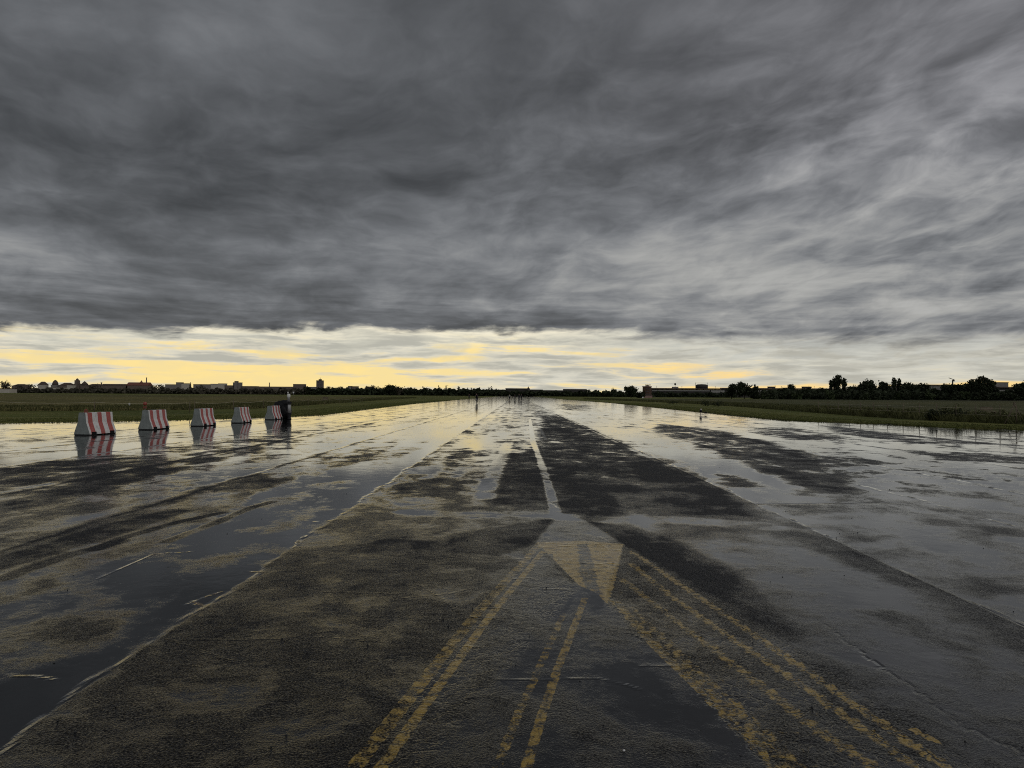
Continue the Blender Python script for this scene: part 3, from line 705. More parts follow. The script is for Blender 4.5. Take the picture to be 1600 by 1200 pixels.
def tree(px, ytop, hw, dist, kind='round', label=None, group='trees along the far edge of the field', mat=None, n=None, name=None, zb=0.0):
    top = W(px, ytop, dist); r = hw * dist / FPX; h = max(top.z - zb, 1.0)
    mat = mat or LEAF
    nm = name or {'round': 'tree', 'poplar': 'poplar_tree', 'conifer': 'conifer_tree', 'bush': 'bush'}[kind]
    root = empty(nm, (top.x, dist, zb)); tag(root, label, {'bush': 'bush'}.get(kind, 'tree'), group)
    lobes = []
    if kind == 'round':
        cz = h * 0.58; lobes.append((0, 0, cz, r * .72, r * .72, h * .36))
        for i in range(11):
            a = random.uniform(0, 6.28); q = random.uniform(.35, .72) * r; zz = random.uniform(.30, .84) * h
            s_ = random.uniform(.26, .42) * r * (1.15 - .5 * abs(zz / h - .5)); lobes.append((q * math.cos(a), q * math.sin(a), zz, s_, s_, min(s_, h * .2)))
        lobes.append((random.uniform(-.3, .3) * r, 0, h * .88, r * .4, r * .4, h * .12))
    elif kind == 'poplar':
        for i in range(9):
            zz = (0.14 + .095 * i) * h; s_ = r * (0.75 + .3 * math.sin(i * 1.1 + random.random())) * (1 if i < 7 else .72)
            lobes.append((random.uniform(-.25, .25) * r, random.uniform(-.2, .2) * r, zz, s_, s_, h * .11))
    elif kind == 'conifer':
        for i in range(8):
            f = i / 7; s_ = r * (1.02 - f * .86); lobes.append((0, 0, h * (.12 + .80 * f), s_, s_, h * .09))
    else:
        for i in range(6):
            a = random.uniform(0, 6.28); q = random.uniform(0, .6) * r; s_ = random.uniform(.4, .6) * r
            lobes.append((q * math.cos(a), q * math.sin(a), h * random.uniform(.3, .6), s_, s_, h * .4))
    n = int((n or 1200) * 1.5)
    area = r * h * 4; leaf = max(0.03, min(1.2, 1.9 * math.sqrt(area * 2.2 / n)))
    crown('crown' if kind != 'bush' else 'foliage', lobes, n, leaf * 0.55, mat, root)
    t = MB(); t.tube([(0, 0, -.1), (r * .03, 0, h * .3), (0, r * .03, h * .62), (0, 0, h * .9)], [h * .030, h * .024, h * .014, h * .004], 7)
    if kind == 'round':
        for a in (0.5, 2.4, 4.6): t.tube([(0, 0, h * .3), (math.cos(a) * r * .45, math.sin(a) * r * .45, h * .6), (math.cos(a) * r * .7, math.sin(a) * r * .7, h * .72)], [h * .014, h * .008, h * .003], 5)
    t.obj('trunk' if kind != 'bush' else 'stem', BARK, root)
    return root
# trees standing nearer on the right
NEAR = [
 (986, 603.2, 11, 520, 'round', 'rounded dark tree standing alone left of the round brick tower', 1700),
 (1001, 612, 8, 520, 'bush', 'low dark bush between the lone round tree and the brick tower', 500),
 (1143, 600.5, 9, 470, 'round', 'leftmost tree of the clump in front of the long hall', 1200),
 (1163, 598, 13, 460, 'round', 'tallest broad tree of the clump in front of the long hall', 1700),
 (1180, 602, 8, 470, 'conifer', 'narrow pointed tree at the right end of the clump before the hall', 700),
 (1205, 609.5, 10, 480, 'bush', 'flat low bush right of the clump in front of the hall', 500),
 (1226, 606, 12, 450, 'round', 'low wide tree under the small roof hut of the hall', 1000),
 (1236, 600.5, 7, 440, 'round', 'small open-crowned tree rising just above the hall roofline', 800),
 (1262, 608, 14, 440, 'round', 'low spreading tree between the small tree and the tall poplar', 900),
 (1285, 607, 10, 430, 'round', 'dense low tree just left of the tall poplar', 900),
 (1298.5, 593.5, 3.2, 420, 'poplar', 'thin dark poplar touching the left side of the tallest poplar', 700),
 (1308.5, 586, 8.2, 420, 'poplar', 'tallest thick dark poplar on the right side', 2400),
 (1319, 590.5, 4.0, 425, 'poplar', 'slim airy poplar touching the right side of the tallest poplar', 700),
 (1333, 604, 11, 420, 'round', 'low dark tree just right of the poplars', 1000),
 (1356, 595, 16, 410, 'round', 'wide domed tree right of the three poplars', 2000),
 (1381, 597, 12, 410, 'round', 'dark domed tree left of the two thin spires', 1500),
 (1397, 589.8, 3.4, 405, 'poplar', 'taller of the two thin spires in the middle of the wood', 700),
 (1404.5, 590.8, 3.4, 405, 'poplar', 'broken-topped shorter spire in the middle of the wood', 450),
 (1418, 598.5, 12, 400, 'round', 'dark round tree right of the two thin spires', 1400),
 (1440, 600.5, 13, 400, 'round', 'lower round tree in front of the pale hall roof', 1400),
 (1458, 608, 12, 380, 'round', 'greener low tree under the pale hall roof', 1100),
 (1486, 600, 16, 370, 'round', 'big black round tree under the tower crane', 2000),
 (1508, 598.5, 8, 385, 'round', 'thin open tree with sky showing through its crown', 420),
 (1519, 593.3, 8, 370, 'round', 'tree leaning on the left flank of the great domed tree', 1100),
 (1538, 588.3, 18, 360, 'round', 'great broad domed tree, largest on the right', 3600),
 (1578, 611, 9, 350, 'round', 'small tree with a visible trunk near the right border', 800),
 (1597, 597.5, 13, 350, 'round', 'tall dark tree cut by the right border of the picture', 2000),
 (1625, 600, 16, 350, 'round', 'dark tree just outside the right border', 800)]
for px, yt, hw, dd, kd, lb, n in NEAR[:-1]:
    tree(px, yt, hw, dd, kd, lb, 'trees on the right beyond the meadow', LEAF2 if 'greener' in lb else LEAF, n)
for i, px in enumerate(range(1196, 1600, 13)):
    tree(px + random.uniform(-3, 3), 614 + random.uniform(-2.5, 1.5), 9, 345 + random.uniform(-8, 12), 'bush', 'low dark bush filling in below the trees on the right', 'undergrowth bushes below the right trees', LEAF2 if i % 4 == 0 else LEAF, 360)
# far skyline trees
def far(px, yt, hw, kind, dist=1100, label='small far tree rising from the dark tree belt', n=260, group='small far trees on the skyline', mat=None):
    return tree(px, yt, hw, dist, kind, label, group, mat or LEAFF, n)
far(9, 596, 9, 'round', label='domed tree at the far left end of the skyline', n=500)
far(30, 601, 8, 'round'); far(49, 600.5, 9, 'round'); far(148, 599.5, 10, 'round'); far(240, 601, 9, 'round'); far(252, 600, 7, 'round')
far(297.5, 597.3, 3.2, 'conifer', label='dark pointed conifer among the pale blocks of the left skyline', n=350)
far(313, 600, 8, 'round')
far(610, 601.8, 12, 'round', 760, 'big round dark tree standing alone left of the centre', 1400, mat=LEAF)
far(622, 606, 7, 'round', 770)
for px, yt in ((478,603),(512,603.5),(530,604),(525,606),(575,603.5),(590,603.2),(581,602),(599,606),(634,606),(650,607.5),(664,605.5),(636,607)): far(px, yt, 7, 'round', 1000)
for px, yt, k in ((621,604.5,'conifer'),(628,604,'conifer'),(685.5,602,'conifer'),(697,603.5,'conifer'),(679,606,'conifer'),(716.5,604.3,'conifer'),(731,605,'conifer'),(736.5,605.3,'conifer'),(749.5,605,'conifer'),(763.5,606,'conifer'),(768,605.5,'conifer')):
    far(px, yt, 3.4, k, 950, 'small pointed conifer on the skyline near the runway end', 260, 'pointed conifers on the skyline', LEAF)
for px, yt in ((668,607),(705,607.5),(724,607),(757,608),(776,608.5),(918,609),(932,608.5),(945,610.5),(959,607),(969,611)): far(px, yt, 6, 'round', 950, mat=LEAF)
def belt(name, px0, px1, yf, dist, depth, label, mat, n, leaf=.7):
    pts = []; 
    for _ in range(n):
        t_ = random.random(); px = px0 + (px1 - px0) * t_; q = random.random()
        dd = dist + depth * q; top = W(px, yf(px) + 1.2 * math.sin(px * .31) + .8 * math.sin(px * .83), dd)
        pts.append((top.x, dd, random.uniform(0.02, 1) ** .8 * max(top.z, .8)))
    c = np.array(pts); n = len(c); q = rng.normal(size=(n, 3)); q /= np.linalg.norm(q, axis=1)[:, None]
    b = np.cross(q, rng.normal(size=(n, 3))); b /= np.linalg.norm(b, axis=1)[:, None]
    s_ = leaf * rng.uniform(.6, 1.4, n)[:, None]
    o = quads_mesh(name, c, q * s_, b * s_, mat); tag(o, label, 'trees', kind='stuff')
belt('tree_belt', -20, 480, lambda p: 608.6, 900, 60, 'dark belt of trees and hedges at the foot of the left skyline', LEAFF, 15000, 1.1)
belt('tree_belt', 470, 760, lambda p: 608.0 + (p - 470) * .005, 900, 60, 'dark belt of trees left of the runway end', LEAF, 13000, 1.1)
belt('tree_belt', 750, 1150, lambda p: 611.5 + (p - 750) * .010, 820, 60, 'dark low belt of trees behind the runway end', LEAF, 15000, 1.0)
belt('woodland', 1190, 1630, lambda p: 610.5 + (p - 1190) * .004, 375, 25, 'black mass of trees behind the right meadow', LEAF, 15000, .55)

# ------------------------------------------------------------------ buildings on the horizon
def wallmat(nm, c): return pmat(nm, c, 0.85, 0.2, 0.10, 0.3)
B_PALE = wallmat('plaster_pale_hazed', (0.36, 0.33, 0.28)); B_GREY = wallmat('plaster_grey_hazed', (0.17, 0.155, 0.14)); B_BROWN = wallmat('plaster_brown_hazed', (0.12, 0.095, 0.08))  # plaster tones lightened: distance haze is put into the wall colour
B_ROOF = wallmat('roof_tile', (0.075, 0.055, 0.045)); B_DARK = wallmat('dark_cladding', (0.035, 0.032, 0.030)); B_RED = wallmat('red_tile', (0.14, 0.06, 0.045))
B_PINK = wallmat('brick_pink', (0.24, 0.155, 0.13)); B_WIN = pmat('window_dark', (0.03, 0.03, 0.035), 0.2, 0.5); B_BAND = wallmat('pale_glazing', (0.26, 0.25, 0.23))
def bloc(px0, px1, yt, dist, label, cat='building', wall=B_GREY, roof=B_ROOF, style='flat', rh=0.0, name='apartment_building', windows=False, group=None):
    a = W(px0, yt, dist); b = W(px1, yt, dist); cx = (a.x + b.x) / 2; w_ = (b.x - a.x); h = (a.z + b.z) / 2
    dp = max(8, min(16, w_ * .6)); root = empty(name, (cx, dist, 0)); tag(root, label, cat, group)
    rise = rh * dist / FPX; hw = h - rise
    MB().box(-w_/2, w_/2, 0, dp, 0, hw).obj('wall', wall, root)
    r = MB()
    if style == 'flat': r.box(-w_/2 - .2, w_/2 + .2, -.2, dp + .2, hw + .01, hw + .5)
    elif style == 'gable': r.gable(-w_/2 - .3, w_/2 + .3, -.4, dp + .4, hw + .01, h)
    elif style == 'hip': r.gable(-w_/2 - .3, w_/2 + .3, -.4, dp + .4, hw + .01, h, min(w_ * .3, dp * .45))
    elif style == 'cone': r.lathe([(w_ * .62, hw + .01), (w_ * .42, hw + rise * .4), (.1, h)], 0, dp / 2, 12)
    elif style == 'dome': r.lathe([(w_ * .5, hw + .01), (w_ * .46, hw + rise * .35), (w_ * .33, hw + rise * .7), (w_ * .12, hw + rise * .95), (.05, h)], 0, dp / 2, 14)
    r.obj('roof', roof, root)
    if windows:
        nf, nw = 9, 4; proto_w = None
        for f in range(nf):
            for k in range(nw):
                if proto_w is None:
                    q_ = MB(); q_.box(-w_ / nw * .24, w_ / nw * .24, -.06, -.01, 0, hw / nf * .5); proto_w = c_ = q_.obj('window', B_WIN, root)
                else: c_ = proto_w.copy(); link(c_, root)
                c_.location = (-w_/2 + (k + .5) * w_ / nw, 0, f * hw / nf + 1.0)
    return root
D = 1150
bloc(-14, 15, 607.8, 880, 'low white shed at the far left end of the skyline', 'shed', B_PALE, style='flat', name='shed', windows=False)
bloc(18, 40, 600, D, 'brown building with a low tiled roof between the leftmost two trees', wall=B_BROWN, style='hip', rh=3)
bloc(59, 71, 596.2, D, 'pale building with a steep hipped roof left of the dome', wall=B_PALE, style='hip', rh=5)
bloc(79.5, 88.5, 593.4, D, 'grey building under a swollen dome on the left skyline', wall=B_GREY, style='dome', rh=8)
bloc(74, 98, 605.5, 1100, 'low pale house in front of the domed building', 'house', B_PALE, style='flat', name='house')
bloc(92, 112, 598, D, 'brown house with a hipped roof behind the blank cream block', 'house', B_BROWN, style='hip', rh=4, name='house')
bloc(104.5, 113, 601.8, 1080, 'blank cream block with a flat roof on the left skyline', wall=B_PALE, windows=False)
bloc(114, 124, 598, D, 'brown hall carrying the slender lantern tower', wall=B_BROWN, style='hip', rh=3)
r_ = bloc(116.4, 120.6, 591, D - 2, 'slender tower with a lantern top on the left skyline', 'tower', B_BROWN, style='dome', rh=3, name='tower', windows=False)
bloc(125.5, 134.5, 595.3, D, 'turret with a pointed conical roof right of the slender tower', 'tower', B_BROWN, style='cone', rh=6, name='tower', windows=False)
bloc(134, 158, 599.8, D, 'dark house row between the pointed turret and the long hall', wall=B_BROWN, style='hip', rh=3)
bloc(157, 199, 599.8, D, 'long dark low building left of the red-roofed one', wall=B_BROWN, style='gable', rh=2.5)
r_ = bloc(197, 231, 597.3, D, 'large building with a long red roof beside the chimney', wall=B_BROWN, roof=B_RED, style='gable', rh=5)
q = W(218, 594, D); MB().lathe([(2.6, 0), (2.6, 4), (1.2, 6), (.1, 8)], 0, 6, 10).obj('turret', B_RED, r_, (q.x - r_.location.x, 0, q.z - 8))
for px, yt, w_, lb in ((229, 589.8, .9, 'tall thin brick chimney at the right end of the red roof'), (421, 597.8, .8, 'thin chimney standing alone left of the white-topped marker post'), (158.5, 597.5, 1.2, 'short stub chimney on the long dark building')):
    q = W(px, yt, D + 20); root = empty('chimney', (q.x, D + 20, 0)); tag(root, lb, 'chimney')
    MB().lathe([(w_ * 1.4, 0), (w_, q.z * .6), (w_ * .8, q.z - .6)], 0, 0, 10).obj('shaft', B_BROWN, root)
    MB().lathe([(w_ * 1.05, q.z - .6), (w_ * 1.05, q.z)], 0, 0, 10).obj('cap', B_DARK, root)
bl = [(258,275,601,B_GREY,'grey flat block at the left end of the row of blocks'),(275,283.5,597.8,B_GREY,'taller grey block in the middle of the row of blocks'),(283.5,295,599.4,B_PALE,'pale block left of the dark conifer'),
      (302,328,600.8,B_GREY,'long grey block right of the dark conifer'),(329,341,600.2,B_PALE,'white block with a flat roof right of the long grey one'),(341,352,599.6,B_PALE,'white block with a stepped top'),
      (351,365,602.5,B_BROWN,'low brown block left of the small tower pair'),(364,376,598,B_GREY,'grey tower block with a taller left shaft'),(376,400,603.8,B_BROWN,'low brown row right of the grey tower block'),
      (400,458,604.5,B_BROWN,'long low brown row behind the marker post'),(458,475.5,600.6,B_BROWN,'broad brown block left of the high-rise'),(476,494,605,B_GREY,'low grey block touching the high-rise'),
      (543.5,549,603.6,B_GREY,'small pale grey block right of the high-rise'),(550,559,604,B_BROWN,'small brown block right of the small pale one'),(571,584,604.5,B_BROWN,'low brown roof behind the round tree crowns')]
for a, b, yt, wm, lb in bl: bloc(a, b, yt, D, lb, wall=wm)
bloc(366.3, 369.8, 595.8, D - 3, 'narrow shaft rising above the grey tower block', 'tower', B_GREY, name='tower', windows=False)
r_ = bloc(494.2, 504, 594.8, D, 'lone high-rise tower block left of the centre', wall=B_BROWN, name='high_rise', windows=True)
q = W(500, 592.4, D); h0 = W(500, 594.8, D).z; MB().box(-2, 2, 3, 7, h0, q.z).obj('roof_hut', B_DARK, r_); MB().tube([(0, 5, q.z), (0, 5, q.z + 2.5)], .25, 6).obj('mast', B_DARK, r_)
# centre: dark terminal wings beyond the runway end
bloc(790, 828, 606.6, 1000, 'long dark terminal hall straight beyond the runway end', 'terminal', B_DARK, B_DARK, 'gable', 1.0, 'terminal_hall', False)
q = W(825.5, 603.5, 995); root = empty('spire', (q.x, 995, 0)); tag(root, 'small pointed spire at the right end of the dark terminal hall', 'spire')
MB().lathe([(2.2, 0), (2.2, q.z * .72), (1.6, q.z * .76)], 0, 0, 8).obj('shaft', B_DARK, root); MB().lathe([(1.7, q.z * .761), (.7, q.z * .88), (.05, q.z)], 0, 0, 8).obj('tip', B_ROOF, root)
bloc(760, 790, 609.2, 1010, 'low dark hall left of the terminal hall', 'hall', B_DARK, B_DARK, name='hall', windows=False)
bloc(828, 848, 609.2, 1010, 'low dark hall right of the spire', 'hall', B_DARK, B_DARK, name='hall', windows=False)
bloc(848, 881, 610.3, 1020, 'lowest dark hall between the two longer halls', 'hall', B_DARK, B_DARK, name='hall', windows=False)
bloc(881, 917, 607.8, 1000, 'long dark hall with a slightly raised roof right of the runway end', 'hall', B_DARK, B_DARK, 'gable', .8, 'hall', False)
# right: long hall with a glazed band
def long_hall(px0, px1, yt0, yt1, dist, label, band=None, name='hangar', wall=B_DARK, roof=B_ROOF):
    a = W(px0, yt0, dist); b = W(px1, yt1, dist); h = (a.z + b.z) / 2; cx = (a.x + b.x) / 2; w_ = b.x - a.x
    root = empty(name, (cx, dist, 0)); tag(root, label, 'hangar')
    MB().box(-w_/2, w_/2, 0, 40, 0, h - 1.6).obj('wall', wall, root)
    MB().add([(-w_/2-.5,-2,h-1.59),(w_/2+.5,-2,h-1.59),(w_/2+.5,42,h-.9),(-w_/2-.5,42,h-.9),(-w_/2-.5,-2,h-.9),(w_/2+.5,-2,h-.9),(w_/2+.5,42,h),(-w_/2-.5,42,h)],
             [(0,3,2,1),(4,5,6,7),(0,1,5,4),(1,2,6,5),(2,3,7,6),(3,0,4,7)]).obj('roof', roof, root)
    for p0, p1, y0, y1 in band or []:
        s_ = W(p0, y0, dist); e = W(p1, y1, dist)
        bb = MB(); bb.box(s_.x - cx, e.x - cx, -.12, -.02, e.z, s_.z)
        bb.obj('glazed_band', B_BAND, root)
    return root
hang = long_hall(1018, 1140, 605.6, 606.2, 900, 'long low hangar with a pale glazed band right of the brick tower', [(1019, 1109, 609.2, 611.4), (1111, 1132, 609.4, 613.4)])
long_hall(1141, 1412, 606.0, 606.4, 900, 'long low hangar behind the clump of trees and poplars', [(1150, 1200, 609.3, 612)])
long_hall(1412, 1500, 599.0, 600.6, 760, 'higher hangar with a pale grey fascia under the crane', [(1440, 1490, 603.0, 606.0)], wall=B_GREY)
bloc(1556, 1575.6, 598.0, 700, 'grey cube of a building right of the great domed tree', wall=B_GREY, name='building', windows=False)
long_hall(1560, 1640, 603.2, 603.6, 690, 'low building with a white stripe near the right border', [(1561, 1596, 609.8, 611.2)], name='low_building')
# on the roof of the hangar: radar ball, drum with a frame, huts
def roofthing(name, px, yt, lb, cat, dist=905):
    q = W(px, yt, dist); root = empty(name, (q.x, dist, 0)); tag(root, lb, cat); return root, q.z
zr = W(1060, 606, 900).z
root, zt = roofthing('radar_tower', 1057.2, 598.4, 'small radar ball on a stalk above the hangar roof', 'radar')
MB().ell((0, 8, zt - 1.3), (1.3, 1.3, 1.3), 12, 8).obj('radome', B_DARK, root)
MB().tube([(0, 8, zr - .5), (0, 8, zt - 2.4)], .22, 6).obj('mast', B_DARK, root); MB().box(-3.4, 3.4, 5, 11, zr - .4, zr + 1.4).obj('roof_hut', B_GREY, root)
root, zt = roofthing('roof_drum', 1099, 597.6, 'round drum inside an open steel frame on the hangar roof', 'roof structure')
w2 = 9.6 * 905 / FPX
MB().lathe([(w2 * .98, zr - .5), (w2 * .98, zr + 3.6), (w2 * .7, zr + 4.6), (.1, zr + 4.9)], 0, 8, 20).obj('drum', B_DARK, root)
fr = MB()
for sx in (-1, 1): fr.tube([(sx * w2, 8, zr - .5), (sx * w2, 8, zt)], .22, 6)
fr.tube([(-w2, 8, zt - .5), (w2, 8, zt - .5)], .18, 6); fr.obj('frame', B_DARK, root)
for px, lb in ((1208.5, 'flat hut on the hangar roof between the clump and the small open tree'), (1263.5, 'longer flat hut on the hangar roof left of the poplars')):
    root, zt = roofthing('roof_hut', px, 604.3, lb, 'roof hut'); w3 = 5 * 905 / FPX if px < 1250 else 6 * 905 / FPX
    MB().box(-w3, w3, 4, 10, zr - .3, zt).obj('wall', B_DARK, root); MB().box(-w3 - .3, w3 + .3, 3.7, 10.3, zt + .01, zt + .3).obj('roof', B_ROOF, root)
for px, yt, lb in ((1029, 602.3, 'thin mast on the hangar roof nearest the brick tower'), (1069, 602.5, 'thin mast just right of the radar ball'), (1122, 603, 'thin mast right of the roof drum'), (1216.5, 601.5, 'thin mast on the roof hut left of the small open tree'), (1270, 602.2, 'thin mast on the longer roof hut'), (1278.5, 603, 'thin short mast left of the poplars')):
    root, zt = roofthing('mast', px, yt, lb, 'mast'); MB().tube([(0, 12, zr - .2), (0, 12, zt)], [.16, .1], 5).obj('pole', B_DARK, root); MB().box(-.5, .5, 11.9, 12.1, zt - .9, zt - .7).obj('crossbar', B_DARK, root)
# round brick tower with railing
dT = 560; q = W(1011, 603.5, dT); root = empty('brick_tower', (q.x, dT, 0)); tag(root, 'pinkish round brick tower with a railed top beside the hangar', 'tower')
rT = 6.9 * dT / FPX; hT = q.z
MB().lathe([(rT, 0), (rT, hT - .5), (rT * 1.08, hT - .5), (rT * 1.08, hT)], 0, 0, 24).obj('wall', B_PINK, root)
for zf in (.3, .55, .8):
    for a in (-1.9, -1.57, -1.2): 
        x_, y_ = rT * 1.005 * math.cos(a), rT * 1.005 * math.sin(a); MB().box(x_ - .22, x_ + .22, y_ - .05, y_ + .1, hT * zf - .5, hT * zf + .3).obj('window', B_WIN, root)
MB().lathe([(rT * .45, hT + .01), (rT * .45, hT + .7), (.1, hT + .9)], rT * .1, 0, 14).obj('roof_cap', B_DARK, root)
rl = MB(); n = 14
ringp = [(rT * .6 * math.cos(2*math.pi*k/n) + rT * .2, rT * .6 * math.sin(2*math.pi*k/n), hT + 1.5) for k in range(n + 1)]
rl.tube(ringp, .07, 5, False)
for p in ringp[:-1:2]: rl.tube([(p[0], p[1], hT), p], .06, 5)
rl.obj('railing', B_DARK, root)
q = W(1011, 619.5, dT - 8); root = empty('shed', (q.x, dT - 12, 0)); tag(root, 'tiny pale shed at the foot of the brick tower', 'shed')
MB().box(-3.2, 3.2, 0, 3, 0, 1.7).obj('wall', B_PINK, root); MB().gable(-3.4, 3.4, -.3, 3.3, 1.71, 2.3).obj('roof', B_ROOF, root)
# tower crane
dC = 1300; q = W(1488.5, 594.0, dC); root = empty('tower_crane', (q.x, dC, 0)); tag(root, 'distant tower crane with its jib tilted up to the left', 'crane')
MB().box(-.8, .8, -.8, .8, 0, q.z).obj('mast', B_DARK, root)
j0 = W(1491, 593.4, dC); j1 = W(1482.5, 590.4, dC)
mj = MB(); mj.tube([(j0.x - q.x, 0, j0.z), (j1.x - q.x, 0, j1.z)], .55, 6); mj.obj('jib', B_DARK, root)
MB().box(.2, 3.0, -1, 1, q.z - 2.2, q.z + .8).obj('cab', B_DARK, root)

# ------------------------------------------------------------------ striped concrete barriers
def barrier_material():
    m = pmat('barrier_concrete', (0.17, 0.185, 0.172), 0.8, 0.3, 0.18, 5.0, 0.003, 40); return m
def paint_mat(nm, col, wearcol, k):
    m = bpy.data.materials.new(nm); m.use_nodes = True; t = NT(m.node_tree)
    P = t.new('ShaderNodeTexCoord').outputs['Object']; z = t.sep(P)[2]
    n = t.noise(P, 7.0, 6, 0.7); n2 = t.noise(P, 30.0, 5, 0.7)
    f = t.m('MULTIPLY', t.ss(t.m('ADD', n, t.m('MULTIPLY', n2, .3)), 0.66, 0.85), k)
    c = t.mix(f, col, wearcol)
    c = t.scale(c, t.ss(n2, .3, .7, .88, 1.08))
    b = t.new('ShaderNodeBsdfPrincipled'); t.put(b.inputs['Base Color'], c); b.inputs['Roughness'].default_value = .55
    o = t.new('ShaderNodeOutputMaterial'); t.l.new(b.outputs[0], o.inputs[0]); return m
P_WHITE = paint_mat('paint_white', (0.60, 0.585, 0.565, 1), (0.32, 0.33, 0.31, 1), .8)
P_GREY = pmat('dulled_white', (.26, .26, .25), .6)
P_RED = paint_mat('paint_red', (0.36, 0.075, 0.065, 1), (0.33, 0.19, 0.16, 1), .6)
def make_barrier():
    root = empty('concrete_barrier', (0, 0, 0))
    H = .84; L = 1.56
    prof = [(-.315, .03), (-.30, .12), (-.175, .47), (-.135, H - .02), (-.12, H), (.12, H), (.135, H - .02), (.175, .47), (.30, .12), (.315, .03)]
    fr = [0, .066, .13, .229, .426, .579, .75, .80, .913, 1.0]          # bands along the length
    col = [1, 2, 2, 1, 2, 1, 2, 2, 1]
    slot = {2: True, 7: True}
    ysn = [-L/2 + f * L for f in fr]
    vs = []; fs = []; mi = []
    n = len(prof)
    me = bpy.data.meshes.new('body')
    bm = bmesh.new()
    rings = []
    for y_ in ysn: rings.append([bm.verts.new((x_, y_, z_)) for x_, z_ in prof])
    mats = [barrier_material(), P_WHITE, P_RED]
    for j in range(len(ysn) - 1):
        for i in range(n - 1):
            f = bm.faces.new((rings[j][i], rings[j][i+1], rings[j+1][i+1], rings[j+1][i]))
            side_face = i in (0, 1, 2, 3, n-2, n-3, n-4, n-5)
            f.material_index = col[j] if side_face and prof[i][1] <= H else 0
            if i in (4,): f.material_index = col[j] if j % 2 else 0
        f = bm.faces.new((rings[j][n-1], rings[j][0], rings[j+1][0], rings[j+1][n-1])); f.material_index = 0
    bm.faces.new(rings[0][::-1]); bm.faces.new(rings[-1])
    bmesh.ops.recalc_face_normals(bm, faces=bm.faces); bm.to_mesh(me); bm.free()
    for m in mats: me.materials.append(m)
    body = bpy.data.objects.new('body', me); link(body, root)
    bv = body.modifiers.new('bevel', 'BEVEL'); bv.width = .012; bv.segments = 2; bv.limit_method = 'ANGLE'; bv.angle_limit = R(50)
    # fork pockets: black blocks near each end, painted as the shade of openings
    for f0, f1 in ((.085, .235), (.76, .90)):
        MB().box(-.335, .335, -L/2 + f0 * L, -L/2 + f1 * L, .004, .125).obj('fork_pocket_shade', pmat('pocket_shade', (0.012, 0.012, 0.012), .9, .1), root)
    # feet
    for f0 in (.03, .5, .95): MB().box(-.30, .30, -L/2 + f0 * L - .03, -L/2 + f0 * L + .05, 0, .032).obj('foot', pmat('rubber', (0.02, 0.02, 0.02), .8, .2), root)
    # lifting eyes
    for s_ in (-.5, .5):
        e = MB(); e.tube([(0, s_ - .05, H), (0, s_ - .04, H + .05), (0, s_ + .04, H + .05), (0, s_ + .05, H)], .008, 6); e.obj('lifting_eye', pmat('rusty_steel', (.12, .06, .04), .7, .3), root)
    return root
bars = [((149.5, 680), 6, 'nearest and largest red and white striped barrier'), ((241, 671.5), 1, 'second striped barrier, with the red lamp at its corner'),
        ((318, 666), 0.5, 'third striped barrier, in the middle of the row of five'), ((377.5, 661), -2, 'fourth striped barrier, second from the black bundle'),
        ((427.5, 655.8), 0, 'smallest, farthest striped barrier beside the black bundle')]
proto = make_barrier(); BAR = []
for i, (p, rz, lb) in enumerate(bars):
    o = proto if i == 0 else copy_tree(proto)
    g = G(*p); kk = (g[1] + .62) / g[1]; o.location = (g[0] * kk, g[1] + .62, 0); o.rotation_euler = (0, 0, R(-rz)); o['label'] = lb; o['category'] = 'barrier'; o['group'] = 'striped concrete barriers in a row'; BAR.append(o)
RED = pmat('lamp_red', (0.22, 0.035, 0.02), .4, .5); STEEL = pmat('galvanised', (.25, .25, .25), .45, .5, metal=.6)
BLACK = pmat('black_plastic', (0.006, 0.006, 0.0065), .55, .2, .3, 8, .004, 25)
def warning_lamp(loc, h, lb):
    root = empty('warning_lamp', loc); tag(root, lb, 'warning lamp', 'red lamps on the barriers')
    MB().tube([(0, 0, 0), (.01, 0, h)], .016, 8).obj('stem', STEEL, root)
    MB().box(-.06, .06, -.035, .035, h, h + .09).obj('battery_box', pmat('orange_plastic', (.16, .04, .02), .5), root)
    m = MB(); m.lathe([(.01, -.035), (.070, -.03), (.082, 0), (.070, .03), (.01, .035)], 0, 0, 18); l = m.obj('lens', RED, root, (0, 0, h + .20)); l.rotation_euler = (R(90), 0, R(25))
    return root
b2 = BAR[1]; warning_lamp((b2.location.x - .05, b2.location.y - .74, .84), .08, 'red round warning lamp standing on the corner of the second barrier')
b1 = BAR[0]; r_ = warning_lamp((b1.location.x - .02, b1.location.y - .62, .84), .0, 'broken red lamp stub on top of the nearest barrier')
for ch in r_.children:
    if ch.name.startswith('lens'): ch.scale = (.35, .35, .35); ch.location.z = .11
# black bundle and the banded post
g = G(443, 654.5); root = empty('plastic_bundle', (g[0] * (g[1] + .35) / g[1] - .10, g[1] + .35, 0)); root.scale = (1.12, 1, 1.02); tag(root, 'tall lumpy bundle of black plastic behind the farthest barrier', 'plastic bundle')
def lumpy(nm, lobes, mat, parent, seed=3):
    bm = bmesh.new(); rs = random.Random(seed)
    for c, r in lobes:
        vv = bmesh.ops.create_icosphere(bm, subdivisions=3, radius=1)['verts']
        for v in vv:
            k = 1 + .07 * math.sin(v.co.x * 7 + v.co.z * 5 + seed) + .06 * math.sin(v.co.y * 9 - v.co.z * 8) + rs.uniform(-.02, .02)
            v.co = Vector((c[0] + v.co.x * r[0] * k, c[1] + v.co.y * r[1] * k, max(0.0, c[2] + v.co.z * r[2] * k)))
    me = bpy.data.meshes.new(nm); bm.to_mesh(me); bm.free(); me.materials.append(mat)
    for p in me.polygons: p.use_smooth = True
    return link(bpy.data.objects.new(nm, me), parent)
